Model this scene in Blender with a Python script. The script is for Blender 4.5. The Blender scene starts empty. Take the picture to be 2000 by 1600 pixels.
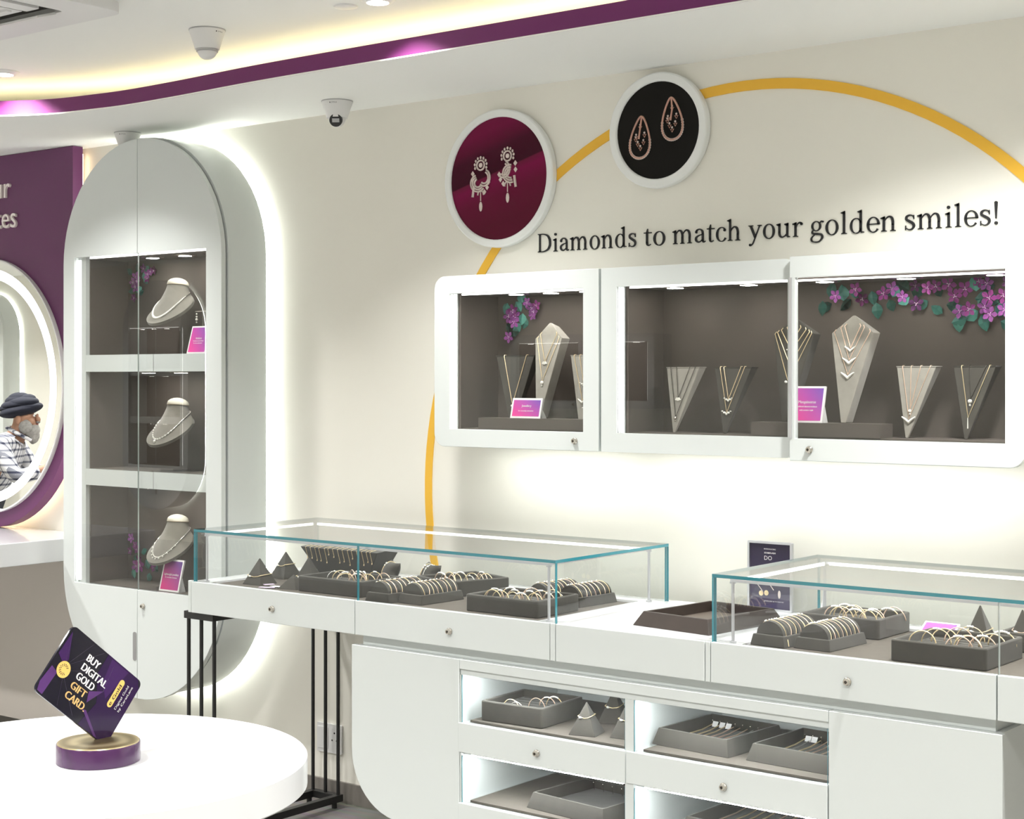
import bpy, bmesh, math, random
from mathutils import Vector, Matrix
random.seed(7)
S = bpy.context.scene
C = S.collection
R = math.radians
PI = math.pi

# ------------------------------------------------------------------ camera
# x runs along the display wall, y towards it (wall face at y = 4.417), z up
cam_d = bpy.data.cameras.new('camera')
cam = bpy.data.objects.new('camera', cam_d)
C.objects.link(cam)
cam.location = (0, 0, 1.6)
cam.rotation_euler = (R(90), 0, R(38.16))
cam_d.sensor_width = 36
cam_d.lens = 36 * 3160 / 2000
cam_d.shift_y = -60 / 2000
cam_d.clip_start = .05
cam_d.clip_end = 100
S.camera = cam

# ------------------------------------------------------------------ world, exposure
w = bpy.data.worlds.new('world')
S.world = w
w.use_nodes = True
w.node_tree.nodes['Background'].inputs[0].default_value = (1, .98, .95, 1)
w.node_tree.nodes['Background'].inputs[1].default_value = .35
S.view_settings.view_transform = 'Standard'
S.view_settings.look = 'None'
S.view_settings.gamma = 1
S.view_settings.exposure = EXPO = 0.22
S.cycles.transparent_max_bounces = 32
S.cycles.max_bounces = 8
S.cycles.diffuse_bounces = 4
S.cycles.glossy_bounces = 4
S.cycles.caustics_reflective = False
S.cycles.caustics_refractive = False
S.cycles.sample_clamp_indirect = 6

P_DOWN = 35       # power of one ceiling downlight
E_COVE = 10
E_HALO = 34
E_UNDER = 19
E_PUCK = 62.0
E_STRIP = 5.5
E_CASE = 9.0

# ------------------------------------------------------------------ materials
MATS = {}
def mat(name, col, rough=.5, metal=0, coat=0, spec=.5, noise=None, bump=None, emit=None, estr=0, sheen=0):
    m = bpy.data.materials.new(name)
    m.use_nodes = True
    nt = m.node_tree
    b = nt.nodes['Principled BSDF']
    b.inputs['Base Color'].default_value = (*col, 1)
    b.inputs['Roughness'].default_value = rough
    b.inputs['Metallic'].default_value = metal
    b.inputs['Coat Weight'].default_value = coat
    b.inputs['Coat Roughness'].default_value = .06
    b.inputs['Specular IOR Level'].default_value = spec
    b.inputs['Sheen Weight'].default_value = sheen
    if emit:
        b.inputs['Emission Color'].default_value = (*emit, 1)
        b.inputs['Emission Strength'].default_value = estr
    if noise or bump:
        tc = nt.nodes.new('ShaderNodeTexCoord')
        n = nt.nodes.new('ShaderNodeTexNoise')
        n.inputs['Scale'].default_value = (noise or bump)[0]
        n.inputs['Detail'].default_value = 4
        nt.links.new(tc.outputs['Object'], n.inputs['Vector'])
    if noise:
        mx = nt.nodes.new('ShaderNodeMix')
        mx.data_type = 'RGBA'
        c2 = noise[1]
        mx.inputs['A'].default_value = (*col, 1)
        mx.inputs['B'].default_value = (*c2, 1)
        nt.links.new(n.outputs['Fac'], mx.inputs['Factor'])
        nt.links.new(mx.outputs['Result'], b.inputs['Base Color'])
    if bump:
        bp = nt.nodes.new('ShaderNodeBump')
        bp.inputs['Strength'].default_value = bump[1]
        bp.inputs['Distance'].default_value = .002
        nt.links.new(n.outputs['Fac'], bp.inputs['Height'])
        nt.links.new(bp.outputs['Normal'], b.inputs['Normal'])
    MATS[name] = m
    return m
def emitter(name, col, s):
    m = bpy.data.materials.new(name)
    m.use_nodes = True
    nt = m.node_tree
    nt.nodes.clear()
    e = nt.nodes.new('ShaderNodeEmission')
    e.inputs[0].default_value = (*col, 1)
    e.inputs[1].default_value = s
    o = nt.nodes.new('ShaderNodeOutputMaterial')
    nt.links.new(e.outputs[0], o.inputs[0])
    return m
def glass_mat(name, tint=(.985, .992, .99), ior=1.45, refl=1.5):
    m = bpy.data.materials.new(name)
    m.use_nodes = True
    nt = m.node_tree
    nt.nodes.clear()
    fr = nt.nodes.new('ShaderNodeFresnel'); fr.inputs[0].default_value = ior
    ml = nt.nodes.new('ShaderNodeMath'); ml.operation = 'MULTIPLY'; ml.inputs[1].default_value = refl
    t = nt.nodes.new('ShaderNodeBsdfTransparent'); t.inputs[0].default_value = (*tint, 1)
    g = nt.nodes.new('ShaderNodeBsdfGlossy'); g.inputs['Roughness'].default_value = 0.0
    mx = nt.nodes.new('ShaderNodeMixShader')
    o = nt.nodes.new('ShaderNodeOutputMaterial')
    # a pane is not bent light: only its entering face reflects, the leaving face lets everything through
    ge = nt.nodes.new('ShaderNodeNewGeometry')
    iv = nt.nodes.new('ShaderNodeMath'); iv.operation = 'SUBTRACT'; iv.inputs[0].default_value = 1
    m2 = nt.nodes.new('ShaderNodeMath'); m2.operation = 'MULTIPLY'; m2.use_clamp = True
    nt.links.new(ge.outputs['Backfacing'], iv.inputs[1])
    nt.links.new(fr.outputs[0], ml.inputs[0]); nt.links.new(ml.outputs[0], m2.inputs[0]); nt.links.new(iv.outputs[0], m2.inputs[1])
    nt.links.new(m2.outputs[0], mx.inputs[0])
    nt.links.new(t.outputs[0], mx.inputs[1]); nt.links.new(g.outputs[0], mx.inputs[2])
    nt.links.new(mx.outputs[0], o.inputs[0])
    return m
def gradient_mat(name, c0, c1, vec, off, rough=.35):
    """printed card: colour runs from c0 to c1 along a direction of the print itself"""
    m = mat(name, c0, rough)
    nt = m.node_tree
    tc = nt.nodes.new('ShaderNodeTexCoord')
    dp = nt.nodes.new('ShaderNodeVectorMath'); dp.operation = 'DOT_PRODUCT'; dp.inputs[1].default_value = vec
    ad = nt.nodes.new('ShaderNodeMath'); ad.operation = 'ADD'; ad.inputs[1].default_value = off; ad.use_clamp = True
    mx = nt.nodes.new('ShaderNodeMix'); mx.data_type = 'RGBA'
    mx.inputs['A'].default_value = (*c0, 1); mx.inputs['B'].default_value = (*c1, 1)
    nt.links.new(tc.outputs['Generated'], dp.inputs[0]); nt.links.new(dp.outputs['Value'], ad.inputs[0])
    nt.links.new(ad.outputs[0], mx.inputs['Factor'])
    nt.links.new(mx.outputs['Result'], nt.nodes['Principled BSDF'].inputs['Base Color'])
    return m

WHITE = mat('white_gloss_lacquer', (.69, .73, .725), .22, coat=.35)
WHITE_TOP = mat('white_solid_surface', (.76, .77, .785), .18, coat=.3)
WALL = mat('cream_wall_paint', (.87, .85, .775), .75, noise=(3, (.885, .865, .795)))
CEIL = mat('ceiling_paint', (.92, .93, .91), .8)
PURPLE = mat('purple_paint', (.15, .016, .12), .6)
PURPLE_PANEL = mat('purple_panel', (.115, .020, .095), .45)
PURPLE_BASE = mat('purple_lacquer', (.050, .011, .062), .25, coat=.4)
GOLD_PAINT = mat('mustard_gold_paint', (.88, .50, .045), .5)
BLACK = mat('black_powder_coat', (.012, .012, .012), .42)
BLACK_INK = mat('black_ink', (.012, .012, .014), .6)
WHITE_INK = mat('white_ink', (.9, .88, .88), .5)
CREAM_LETTER = mat('ivory_acrylic_letter', (.85, .78, .76), .35)
SUEDE = mat('taupe_suede', (.078, .068, .055), .9, noise=(35, (.12, .105, .088)), bump=(180, .4), sheen=.25)
SUEDE_D = mat('dark_taupe_suede', (.034, .031, .025), .9, noise=(30, (.055, .049, .040)), bump=(180, .4), sheen=.2)
SUEDE_L = mat('light_grey_suede', (.36, .338, .30), .9, noise=(45, (.25, .233, .205)), bump=(160, .5), sheen=.3)
SUEDE_M = mat('mid_grey_suede', (.215, .20, .172), .9, noise=(45, (.15, .14, .12)), bump=(160, .5), sheen=.3)
LINING = mat('brown_case_lining', (.078, .064, .055), .8, noise=(14, (.092, .074, .064)))
LEATHER = mat('dark_brown_leather_tray', (.022, .015, .011), .55, noise=(20, (.038, .026, .02)))
FELT = mat('brown_felt_floor', (.085, .073, .060), .9, noise=(40, (.115, .10, .084)))
METAL = mat('brushed_steel', (.62, .58, .52), .25, metal=1)
METAL_D = mat('dark_steel', (.10, .09, .08), .35, metal=1)
ALU = mat('aluminium_profile', (.62, .62, .65), .32, metal=.7)
GOLD = mat('yellow_gold', (.95, .76, .46), .3, metal=.6)
ROSE = mat('rose_gold', (.95, .70, .55), .28, metal=.6)
SILVER = mat('white_gold_diamonds', (.92, .90, .86), .18, metal=.8)
PEARL = mat('diamond_sparkle', (.92, .90, .84), .2, coat=.6)
GLASS = glass_mat('clear_glass')
GLASS_DK = glass_mat('display_glass', (.965, .97, .965), 1.5, 1.7)
TEAL = mat('green_glass_edge', (.035, .22, .27), .12, coat=.5)
EDGE_PALE = mat('pale_glass_edge', (.50, .56, .55), .2)
TEAL_D = mat('thin_green_glass_edge', (.10, .26, .30), .15)
MIRROR = mat('mirror_silver', (.93, .94, .93), .0, metal=1)
LED = emitter('led_white', (1, .98, .94), E_STRIP)
LED_SOFT = emitter('led_case_white', (.97, 1, 1), E_CASE)
LED_DRAWER = emitter('led_drawer_white', (.97, 1, 1), 42)
LED_HALO = emitter('led_halo', (.97, 1, .93), E_HALO)
LED_UNDER = emitter('led_under_cabinet', (.98, 1, .95), E_UNDER)
LED_COVE = emitter('led_cove_warm', (1, .84, .50), E_COVE)
LED_WARM = emitter('led_panel_warm', (1, .80, .50), 8)
LED_RING = emitter('led_mirror_ring', (1, 1, 1), 3.0)
PUCK = emitter('spotlight_lens', (1, .97, .90), E_PUCK)
LAMP = emitter('downlight_lens', (1, .97, .92), 12)
PLASTIC = mat('white_plastic', (.80, .80, .80), .35)
GREY_PL = mat('grey_plastic', (.45, .45, .46), .4)
LEAF_A = mat('dark_teal_leaf', (.02, .16, .13), .5)
LEAF_B = mat('light_teal_leaf', (.10, .40, .33), .5)
PETAL_A = mat('magenta_petal', (.42, .05, .36), .5)
PETAL_B = mat('violet_petal', (.48, .12, .52), .5)
STAMEN = mat('pale_pink_stamen', (.85, .6, .85), .5)

def wood_tiles():
    m = mat('grey_wood_tile', (.2, .19, .18), .35)
    nt = m.node_tree
    tc = nt.nodes.new('ShaderNodeTexCoord')
    mp = nt.nodes.new('ShaderNodeMapping'); mp.inputs['Rotation'].default_value = (0, 0, 0)
    br = nt.nodes.new('ShaderNodeTexBrick')
    br.inputs['Scale'].default_value = 1
    br.inputs['Brick Width'].default_value = 1.2
    br.inputs['Row Height'].default_value = .2
    br.inputs['Mortar Size'].default_value = .003
    br.inputs['Color1'].default_value = (.20, .19, .175, 1)
    br.inputs['Color2'].default_value = (.26, .25, .235, 1)
    br.inputs['Mortar'].default_value = (.12, .115, .11, 1)
    ns = nt.nodes.new('ShaderNodeTexNoise'); ns.inputs['Scale'].default_value = 6; ns.inputs['Detail'].default_value = 6
    mp2 = nt.nodes.new('ShaderNodeMapping'); mp2.inputs['Scale'].default_value = (.6, 7, 1)
    mx = nt.nodes.new('ShaderNodeMix'); mx.data_type = 'RGBA'; mx.blend_type = 'MULTIPLY'; mx.inputs['Factor'].default_value = .7
    nt.links.new(tc.outputs['Object'], mp.inputs[0]); nt.links.new(mp.outputs[0], br.inputs[0])
    nt.links.new(tc.outputs['Object'], mp2.inputs[0]); nt.links.new(mp2.outputs[0], ns.inputs['Vector'])
    nt.links.new(br.outputs[0], mx.inputs['A']); nt.links.new(ns.outputs['Color'], mx.inputs['B'])
    ga = nt.nodes.new('ShaderNodeBrightContrast'); ga.inputs['Bright'].default_value = .04
    nt.links.new(mx.outputs['Result'], ga.inputs[0])
    nt.links.new(ga.outputs[0], nt.nodes['Principled BSDF'].inputs['Base Color'])
    return m
FLOOR = wood_tiles()

def plaid():
    m = mat('checked_shirt_cloth', (.8, .8, .8), .8)
    nt = m.node_tree
    tc = nt.nodes.new('ShaderNodeTexCoord')
    sp = nt.nodes.new('ShaderNodeSeparateXYZ')
    nt.links.new(tc.outputs['Object'], sp.inputs[0])
    ad = nt.nodes.new('ShaderNodeMath'); ad.operation = 'ADD'
    nt.links.new(sp.outputs['X'], ad.inputs[0]); nt.links.new(sp.outputs['Y'], ad.inputs[1])
    fs = []
    for src in (ad.outputs[0], sp.outputs['Z']):
        k = nt.nodes.new('ShaderNodeMath'); k.operation = 'MULTIPLY'; k.inputs[1].default_value = 22
        f = nt.nodes.new('ShaderNodeMath'); f.operation = 'FRACT'
        l = nt.nodes.new('ShaderNodeMath'); l.operation = 'LESS_THAN'; l.inputs[1].default_value = .3
        nt.links.new(src, k.inputs[0]); nt.links.new(k.outputs[0], f.inputs[0]); nt.links.new(f.outputs[0], l.inputs[0])
        fs.append(l)
    s = nt.nodes.new('ShaderNodeMath'); s.operation = 'ADD'
    nt.links.new(fs[0].outputs[0], s.inputs[0]); nt.links.new(fs[1].outputs[0], s.inputs[1])
    h = nt.nodes.new('ShaderNodeMath'); h.operation = 'MULTIPLY'; h.inputs[1].default_value = .5
    nt.links.new(s.outputs[0], h.inputs[0])
    cr = nt.nodes.new('ShaderNodeValToRGB')
    cr.color_ramp.elements[0].color = (.75, .75, .78, 1)
    cr.color_ramp.elements[1].color = (.03, .035, .07, 1)
    e = cr.color_ramp.elements.new(.5); e.color = (.24, .25, .30, 1)
    nt.links.new(h.outputs[0], cr.inputs[0])
    nt.links.new(cr.outputs[0], nt.nodes['Principled BSDF'].inputs['Base Color'])
    return m
PLAID = plaid()

# ------------------------------------------------------------------ mesh helpers
def box(bm, x0, x1, y0, y1, z0, z1, mi=0):
    v = [bm.verts.new(p) for p in ((x0,y0,z0),(x1,y0,z0),(x1,y1,z0),(x0,y1,z0),(x0,y0,z1),(x1,y0,z1),(x1,y1,z1),(x0,y1,z1))]
    fs = [bm.faces.new([v[i] for i in q]) for q in ((0,3,2,1),(4,5,6,7),(0,1,5,4),(1,2,6,5),(2,3,7,6),(3,0,4,7))]
    for f in fs: f.material_index = mi
    return fs
def hexa(bm, b, t, mi=0):
    """8 corners: b four bottom, t four top, counter-clockwise seen from above"""
    v = [bm.verts.new(p) for p in list(b) + list(t)]
    for q in ((0,3,2,1),(4,5,6,7),(0,1,5,4),(1,2,6,5),(2,3,7,6),(3,0,4,7)):
        bm.faces.new([v[i] for i in q]).material_index = mi
def prism(bm, outer, holes, n0, n1, mp=None, mi=0):
    """polygon in the xz plane (with holes) given thickness along y from n0 to n1"""
    mp = mp or (lambda u, v, n: (u, n, v))
    tmp = bmesh.new()
    rings = []
    for ring in [outer] + list(holes):
        vs = [tmp.verts.new((p[0], p[1], 0)) for p in ring]
        for i in range(len(vs)): tmp.edges.new((vs[i], vs[(i + 1) % len(vs)]))
        rings.append(vs)
    bmesh.ops.triangle_fill(tmp, use_beauty=True, edges=tmp.edges[:], normal=(0, 0, 1))
    tmp.verts.index_update()
    vi = {v: (v.co.x, v.co.y) for v in tmp.verts}
    A = {v: bm.verts.new(mp(c[0], c[1], n0)) for v, c in vi.items()}
    B = {v: bm.verts.new(mp(c[0], c[1], n1)) for v, c in vi.items()}
    for f in tmp.faces:
        try:
            bm.faces.new([A[v] for v in f.verts]).material_index = mi
            bm.faces.new([B[v] for v in reversed(f.verts)]).material_index = mi
        except ValueError: pass
    for vs in rings:
        for i in range(len(vs)):
            a, b = vs[i], vs[(i + 1) % len(vs)]
            bm.faces.new((A[a], B[a], B[b], A[b])).material_index = mi
    tmp.free()
def prism_z(bm, pts, z0, z1, mi=0):
    prism(bm, pts, [], z0, z1, mp=lambda u, v, n: (u, v, n), mi=mi)
def rrect(x0, x1, z0, z1, r, seg=6, corners=(1, 1, 1, 1)):
    """rounded rectangle; corners: bottom-left, bottom-right, top-right, top-left"""
    out = []
    cs = ((x0, z0, 180), (x1, z0, 270), (x1, z1, 0), (x0, z1, 90))
    sx = (1, -1, -1, 1); sz = (1, 1, -1, -1)
    for k, (x, z, a0) in enumerate(cs):
        if corners[k] and r > 0:
            rr = r * corners[k]
            cx, cz = x + sx[k] * rr, z + sz[k] * rr
            for i in range(seg + 1):
                a = R(a0 + 90 * i / seg)
                out.append((cx + rr * math.cos(a), cz + rr * math.sin(a)))
        else: out.append((x, z))
    return out
def circle(cx, cz, r, n=48, rz=None):
    return [(cx + r * math.cos(2*PI*i/n), cz + (rz or r) * math.sin(2*PI*i/n)) for i in range(n)]
def stadium(x0, x1, z0, z1, n=24):
    r = (x1 - x0) / 2; cx = (x0 + x1) / 2
    return [(cx + r*math.cos(PI + PI*i/n), z0 + r + r*math.sin(PI + PI*i/n)) for i in range(n + 1)] + \
           [(cx + r*math.cos(PI*i/n), z1 - r + r*math.sin(PI*i/n)) for i in range(n + 1)]
def frame_of(d):
    d = d.normalized()
    u = d.cross(Vector((0, 0, 1)))
    if u.length < 1e-3: u = Vector((1, 0, 0))
    u.normalize()
    return u, d.cross(u).normalized()
def tube(bm, pts, r, seg=8, closed=False, mi=0):
    pts = [Vector(p) for p in pts]
    n = len(pts)
    rs = r if isinstance(r, (list, tuple)) else [r] * n
    rings = []
    pu = None
    for i, p in enumerate(pts):
        if closed: d = pts[(i + 1) % n] - pts[i - 1]
        else: d = pts[min(i + 1, n - 1)] - pts[max(i - 1, 0)]
        if pu is None: u, v = frame_of(d)
        else:
            d.normalize()
            u = (pu - d * pu.dot(d))
            if u.length < 1e-5: u, v = frame_of(d)
            u.normalize(); v = d.cross(u)
        pu = u
        rings.append([bm.verts.new(p + (u * math.cos(2*PI*k/seg) + v * math.sin(2*PI*k/seg)) * rs[i]) for k in range(seg)])
    m = n if closed else n - 1
    for i in range(m):
        a, b = rings[i], rings[(i + 1) % n]
        for k in range(seg):
            bm.faces.new((a[k], a[(k+1) % seg], b[(k+1) % seg], b[k])).material_index = mi
    if not closed:
        bm.faces.new(rings[0][::-1]).material_index = mi
        bm.faces.new(rings[-1]).material_index = mi
def cyl(bm, p0, p1, r, seg=20, mi=0):
    tube(bm, [p0, p1], r, seg, mi=mi)
def lathe(bm, prof, c=(0, 0, 0), seg=32, axis='z', mi=0):
    """prof: (radius, height) list"""
    rings = []
    for r, h in prof:
        ring = []
        for k in range(seg):
            a = 2*PI*k/seg
            if axis == 'z': p = (c[0] + r*math.cos(a), c[1] + r*math.sin(a), c[2] + h)
            else: p = (c[0] + r*math.cos(a), c[1] - h, c[2] + r*math.sin(a))
            ring.append(bm.verts.new(p))
        rings.append(ring)
    for a, b in zip(rings, rings[1:]):
        for k in range(seg): bm.faces.new((a[k], a[(k+1) % seg], b[(k+1) % seg], b[k])).material_index = mi
    for rg in (rings[0][::-1], rings[-1]):
        try: bm.faces.new(rg).material_index = mi
        except ValueError: pass
def ball(bm, c, r, seg=10, sc=(1, 1, 1), mi=0):
    g = bmesh.ops.create_uvsphere(bm, u_segments=seg, v_segments=max(6, seg - 2), radius=r)
    for v in g['verts']: v.co = Vector((v.co.x*sc[0] + c[0], v.co.y*sc[1] + c[1], v.co.z*sc[2] + c[2]))
    fs = set()
    for v in g['verts']: fs.update(v.link_faces)
    for f in fs: f.material_index = mi
def NB(): return bmesh.new()

# ------------------------------------------------------------------ object helpers
def props(o, label=None, cat=None, group=None, kind=None):
    if label: o['label'] = label
    if cat: o['category'] = cat
    if group: o['group'] = group
    if kind: o['kind'] = kind
    return o
def thing(name, label, cat, loc=(0, 0, 0), rz=0, group=None):
    o = bpy.data.objects.new(name, None)
    o.empty_display_size = .05
    C.objects.link(o)
    o.location = loc
    o.rotation_euler = (0, 0, rz)
    return props(o, label, cat, group)
def root_loc(o):
    l = Vector((0, 0, 0))
    while o is not None:
        l = l + Vector(o.location); o = o.parent
    return l
def obj(name, bm, m, parent=None, world=True, smooth=None, bevel=0, label=None):
    """one mesh object; with world=True the bmesh holds world coordinates (parent unrotated)"""
    bmesh.ops.recalc_face_normals(bm, faces=bm.faces[:])
    if parent is not None and world:
        off = root_loc(parent)
        for v in bm.verts: v.co = v.co - off
    me = bpy.data.meshes.new(name)
    bm.to_mesh(me); bm.free()
    ms = m if isinstance(m, (list, tuple)) else [m]
    for x in ms: me.materials.append(x)
    if smooth is not None:
        me.shade_smooth()
        me.set_sharp_from_angle(angle=R(smooth))
    o = bpy.data.objects.new(name, me)
    C.objects.link(o)
    if parent is not None: o.parent = parent
    if bevel:
        b = o.modifiers.new('bevel', 'BEVEL'); b.width = bevel; b.segments = 2; b.limit_method = 'ANGLE'
    if label: o['label'] = label
    return o
def lone(name, bm, m, label, cat, loc=None, group=None, **k):
    """a thing that is a single mesh; its origin goes to loc"""
    if loc is not None:
        for v in bm.verts: v.co = v.co - Vector(loc)
    o = obj(name, bm, m, None, **k)
    if loc is not None: o.location = loc
    return props(o, label, cat, group)
def struct(name, bm, m, **k):
    o = obj(name, bm, m, None, **k)
    o['kind'] = 'structure'
    return o
def dup(o, loc=None, rot=None, label=None, group=None, parent=None, top=True):
    c = o.copy(); C.objects.link(c)
    c.parent = parent
    if loc is not None: c.location = loc
    if rot is not None: c.rotation_euler = rot
    if label: c['label'] = label
    if group: c['group'] = group
    for ch in list(o.children): dup(ch, parent=c, top=False)
    return c

# text: built-in sans font turned into a mesh, laid out through a mapping
_tc = {}
def text_polys(s):
    cu = bpy.data.curves.new('lettering', 'FONT')
    cu.body = s; cu.size = 1; cu.resolution_u = 3
    o = bpy.data.objects.new('lettering', cu)
    C.objects.link(o)
    dg = bpy.context.evaluated_depsgraph_get()
    me = bpy.data.meshes.new_from_object(o.evaluated_get(dg))
    vs = [(v.co.x, v.co.y) for v in me.vertices]
    fs = [tuple(p.vertices) for p in me.polygons]
    bpy.data.objects.remove(o); bpy.data.curves.remove(cu); bpy.data.meshes.remove(me)
    return vs, fs
def add_text(bm, s, mp, u0, v0, height=None, width=None, align='l', thick=.0006, mi=0, bold=0):
    """cap height in metres at (u0,v0) baseline; mp(u,v,w) -> world, w = outwards"""
    if s not in _tc: _tc[s] = text_polys(s)
    vs, fs = _tc[s]
    x0 = min(v[0] for v in vs); x1 = max(v[0] for v in vs)
    ky = height / .73
    kx = (width / (x1 - x0)) if width else ky
    wd = kx * (x1 - x0)
    sh = {'l': 0, 'c': -wd / 2, 'r': -wd}[align]
    for dx in ([0] if not bold else [-bold, bold]):
        nv = [bm.verts.new(mp(u0 + sh + dx + (v[0] - x0) * kx, v0 + v[1] * ky, thick)) for v in vs]
        for f in fs:
            try: bm.faces.new([nv[i] for i in f]).material_index = mi
            except ValueError: pass

# ------------------------------------------------------------------ setting
WY = 4.417
X0, X1, Y0 = -16.2, 2.6, -2.2
ZC = 2.75
bm = NB(); box(bm, X0-.1, X1+.1, Y0-.1, WY+.1, -.05, 0); struct('floor', bm, FLOOR)
bm = NB(); box(bm, X0-.1, X1+.1, Y0-.1, WY+.1, ZC, ZC+.05); struct('ceiling', bm, CEIL)
bm = NB(); box(bm, X0-.1, X1+.1, WY, WY+.1, 0, ZC); struct('wall_back', bm, WALL)
bm = NB(); box(bm, X0-.1, X1+.1, Y0-.1, Y0, 0, ZC); struct('wall_front', bm, WALL)
bm = NB(); box(bm, X0-.1, X0, Y0, WY, 0, ZC); struct('wall_left', bm, WALL)
bm = NB(); box(bm, X1, X1+.1, Y0, WY, 0, ZC); struct('wall_right', bm, WALL)
bm = NB(); box(bm, X0, X1, WY-.012, WY, 0, .076); struct('baseboard_back', bm, mat('skirting_tile', (.16, .145, .13), .4, noise=(12, (.25, .23, .21))))
# lowered ceiling border with a purple fascia and a hidden warm cove light
band = [(X0, 3.15), (-6.6, 3.15), (-6.25, 3.2), (-5.9, 3.32), (-5.62, 3.5), (-5.371, 3.661), (-5.176, 3.753), (-4.968, 3.79), (-4.79, 3.806), (-4.499, 3.800), (-4.055, 3.775), (-3.5, 3.77), (-2.6, 3.774), (-1.5, 3.775), (X1, 3.775)]
def smooth_poly(pts, k=4):
    out = []
    for i in range(len(pts) - 1):
        p0, p1, p2, p3 = pts[max(i-1, 0)], pts[i], pts[i+1], pts[min(i+2, len(pts)-1)]
        for j in range(k):
            t = j / k
            out.append(tuple(.5*((2*b) + (-a + c)*t + (2*a - 5*b + 4*c - d)*t*t + (-a + 3*b - 3*c + d)*t**3) for a, b, c, d in zip(p0, p1, p2, p3)))
    out.append(tuple(pts[-1]))
    return out
bs = smooth_poly(band, 5)
def offs(pts, d): return [(x, y + d) for x, y in pts]
bm = NB(); prism_z(bm, offs(bs, .012) + [(X1, WY), (X0, WY)], 2.608, 2.622); struct('ceiling_border', bm, CEIL)
bm = NB(); prism_z(bm, bs + offs(bs, .012)[::-1], 2.608, 2.664); struct('trim_fascia', bm, PURPLE)
bm = NB(); prism_z(bm, offs(bs, -.002) + offs(bs, .0)[::-1], 2.605, 2.610); struct('trim_edge', bm, CEIL)
bm = NB(); prism_z(bm, offs(bs, .20) + offs(bs, .225)[::-1], 2.6225, 2.632)
o = struct('trim_cove_light', bm, LED_COVE)

# ------------------------------------------------------------------ ceiling fittings
def downlight(x, y, label, vis=True):
    t = thing('ceiling_downlight', label, 'ceiling light', (x, y, ZC))
    b = NB(); lathe(b, [(.034, -.012), (.042, -.012), (.050, -.006), (.055, -.004), (.057, 0), (.034, 0)], (x, y, ZC), 32)
    obj('trim_ring', b, PLASTIC, t, smooth=40)
    b = NB(); cyl(b, (x, y, ZC-.002), (x, y, ZC-.0128), .0335, 28); obj('lens', b, LAMP, t)
    l = bpy.data.lights.new('lamp', 'AREA'); l.shape = 'DISK'; l.size = .16; l.energy = P_DOWN; l.spread = R(130); l.color = (1, .985, .955)
    lo = bpy.data.objects.new('lamp', l); C.objects.link(lo); lo.parent = t; lo.location = (0, 0, -.02)
    if y == 3.588 or y == 3.600: l.energy = P_DOWN*.4; l.spread = R(108)
    return t
downlight(-5.238, 3.588, 'round recessed downlight cut by the left edge of the photo, beside the purple ceiling band')
downlight(-3.346, 3.600, 'round recessed downlight at the top edge, beside the purple ceiling band')
for i, x in enumerate((-15.2, -13.2, -11.2, -9.2, -7.2, -5.2, -3.3, -1.4, .5)):  # unseen downlights added in a grid to give the room its general light
    for j, y in enumerate((3.0 if x < -6 else None, 1.5, -.6)):
        if y is None: 
            if x in (-1.4, .5): downlight(x, 3.59, 'unseen recessed downlight added over the room as fill light').__setitem__('group', 'added fill downlights')
            continue
        downlight(x, y, 'unseen recessed downlight added over the room as fill light')['group'] = 'added fill downlights'
# flat white disc
bm = NB(); lathe(bm, [(.0, -.007), (.030, -.007), (.036, -.005), (.038, 0)], (-3.485, 3.605, ZC), 32)
lone('ceiling_cover_plate', bm, PLASTIC, 'flat round white cover plate on the ceiling left of the bright downlight', 'cover plate', (-3.485, 3.605, ZC), smooth=40)

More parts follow.
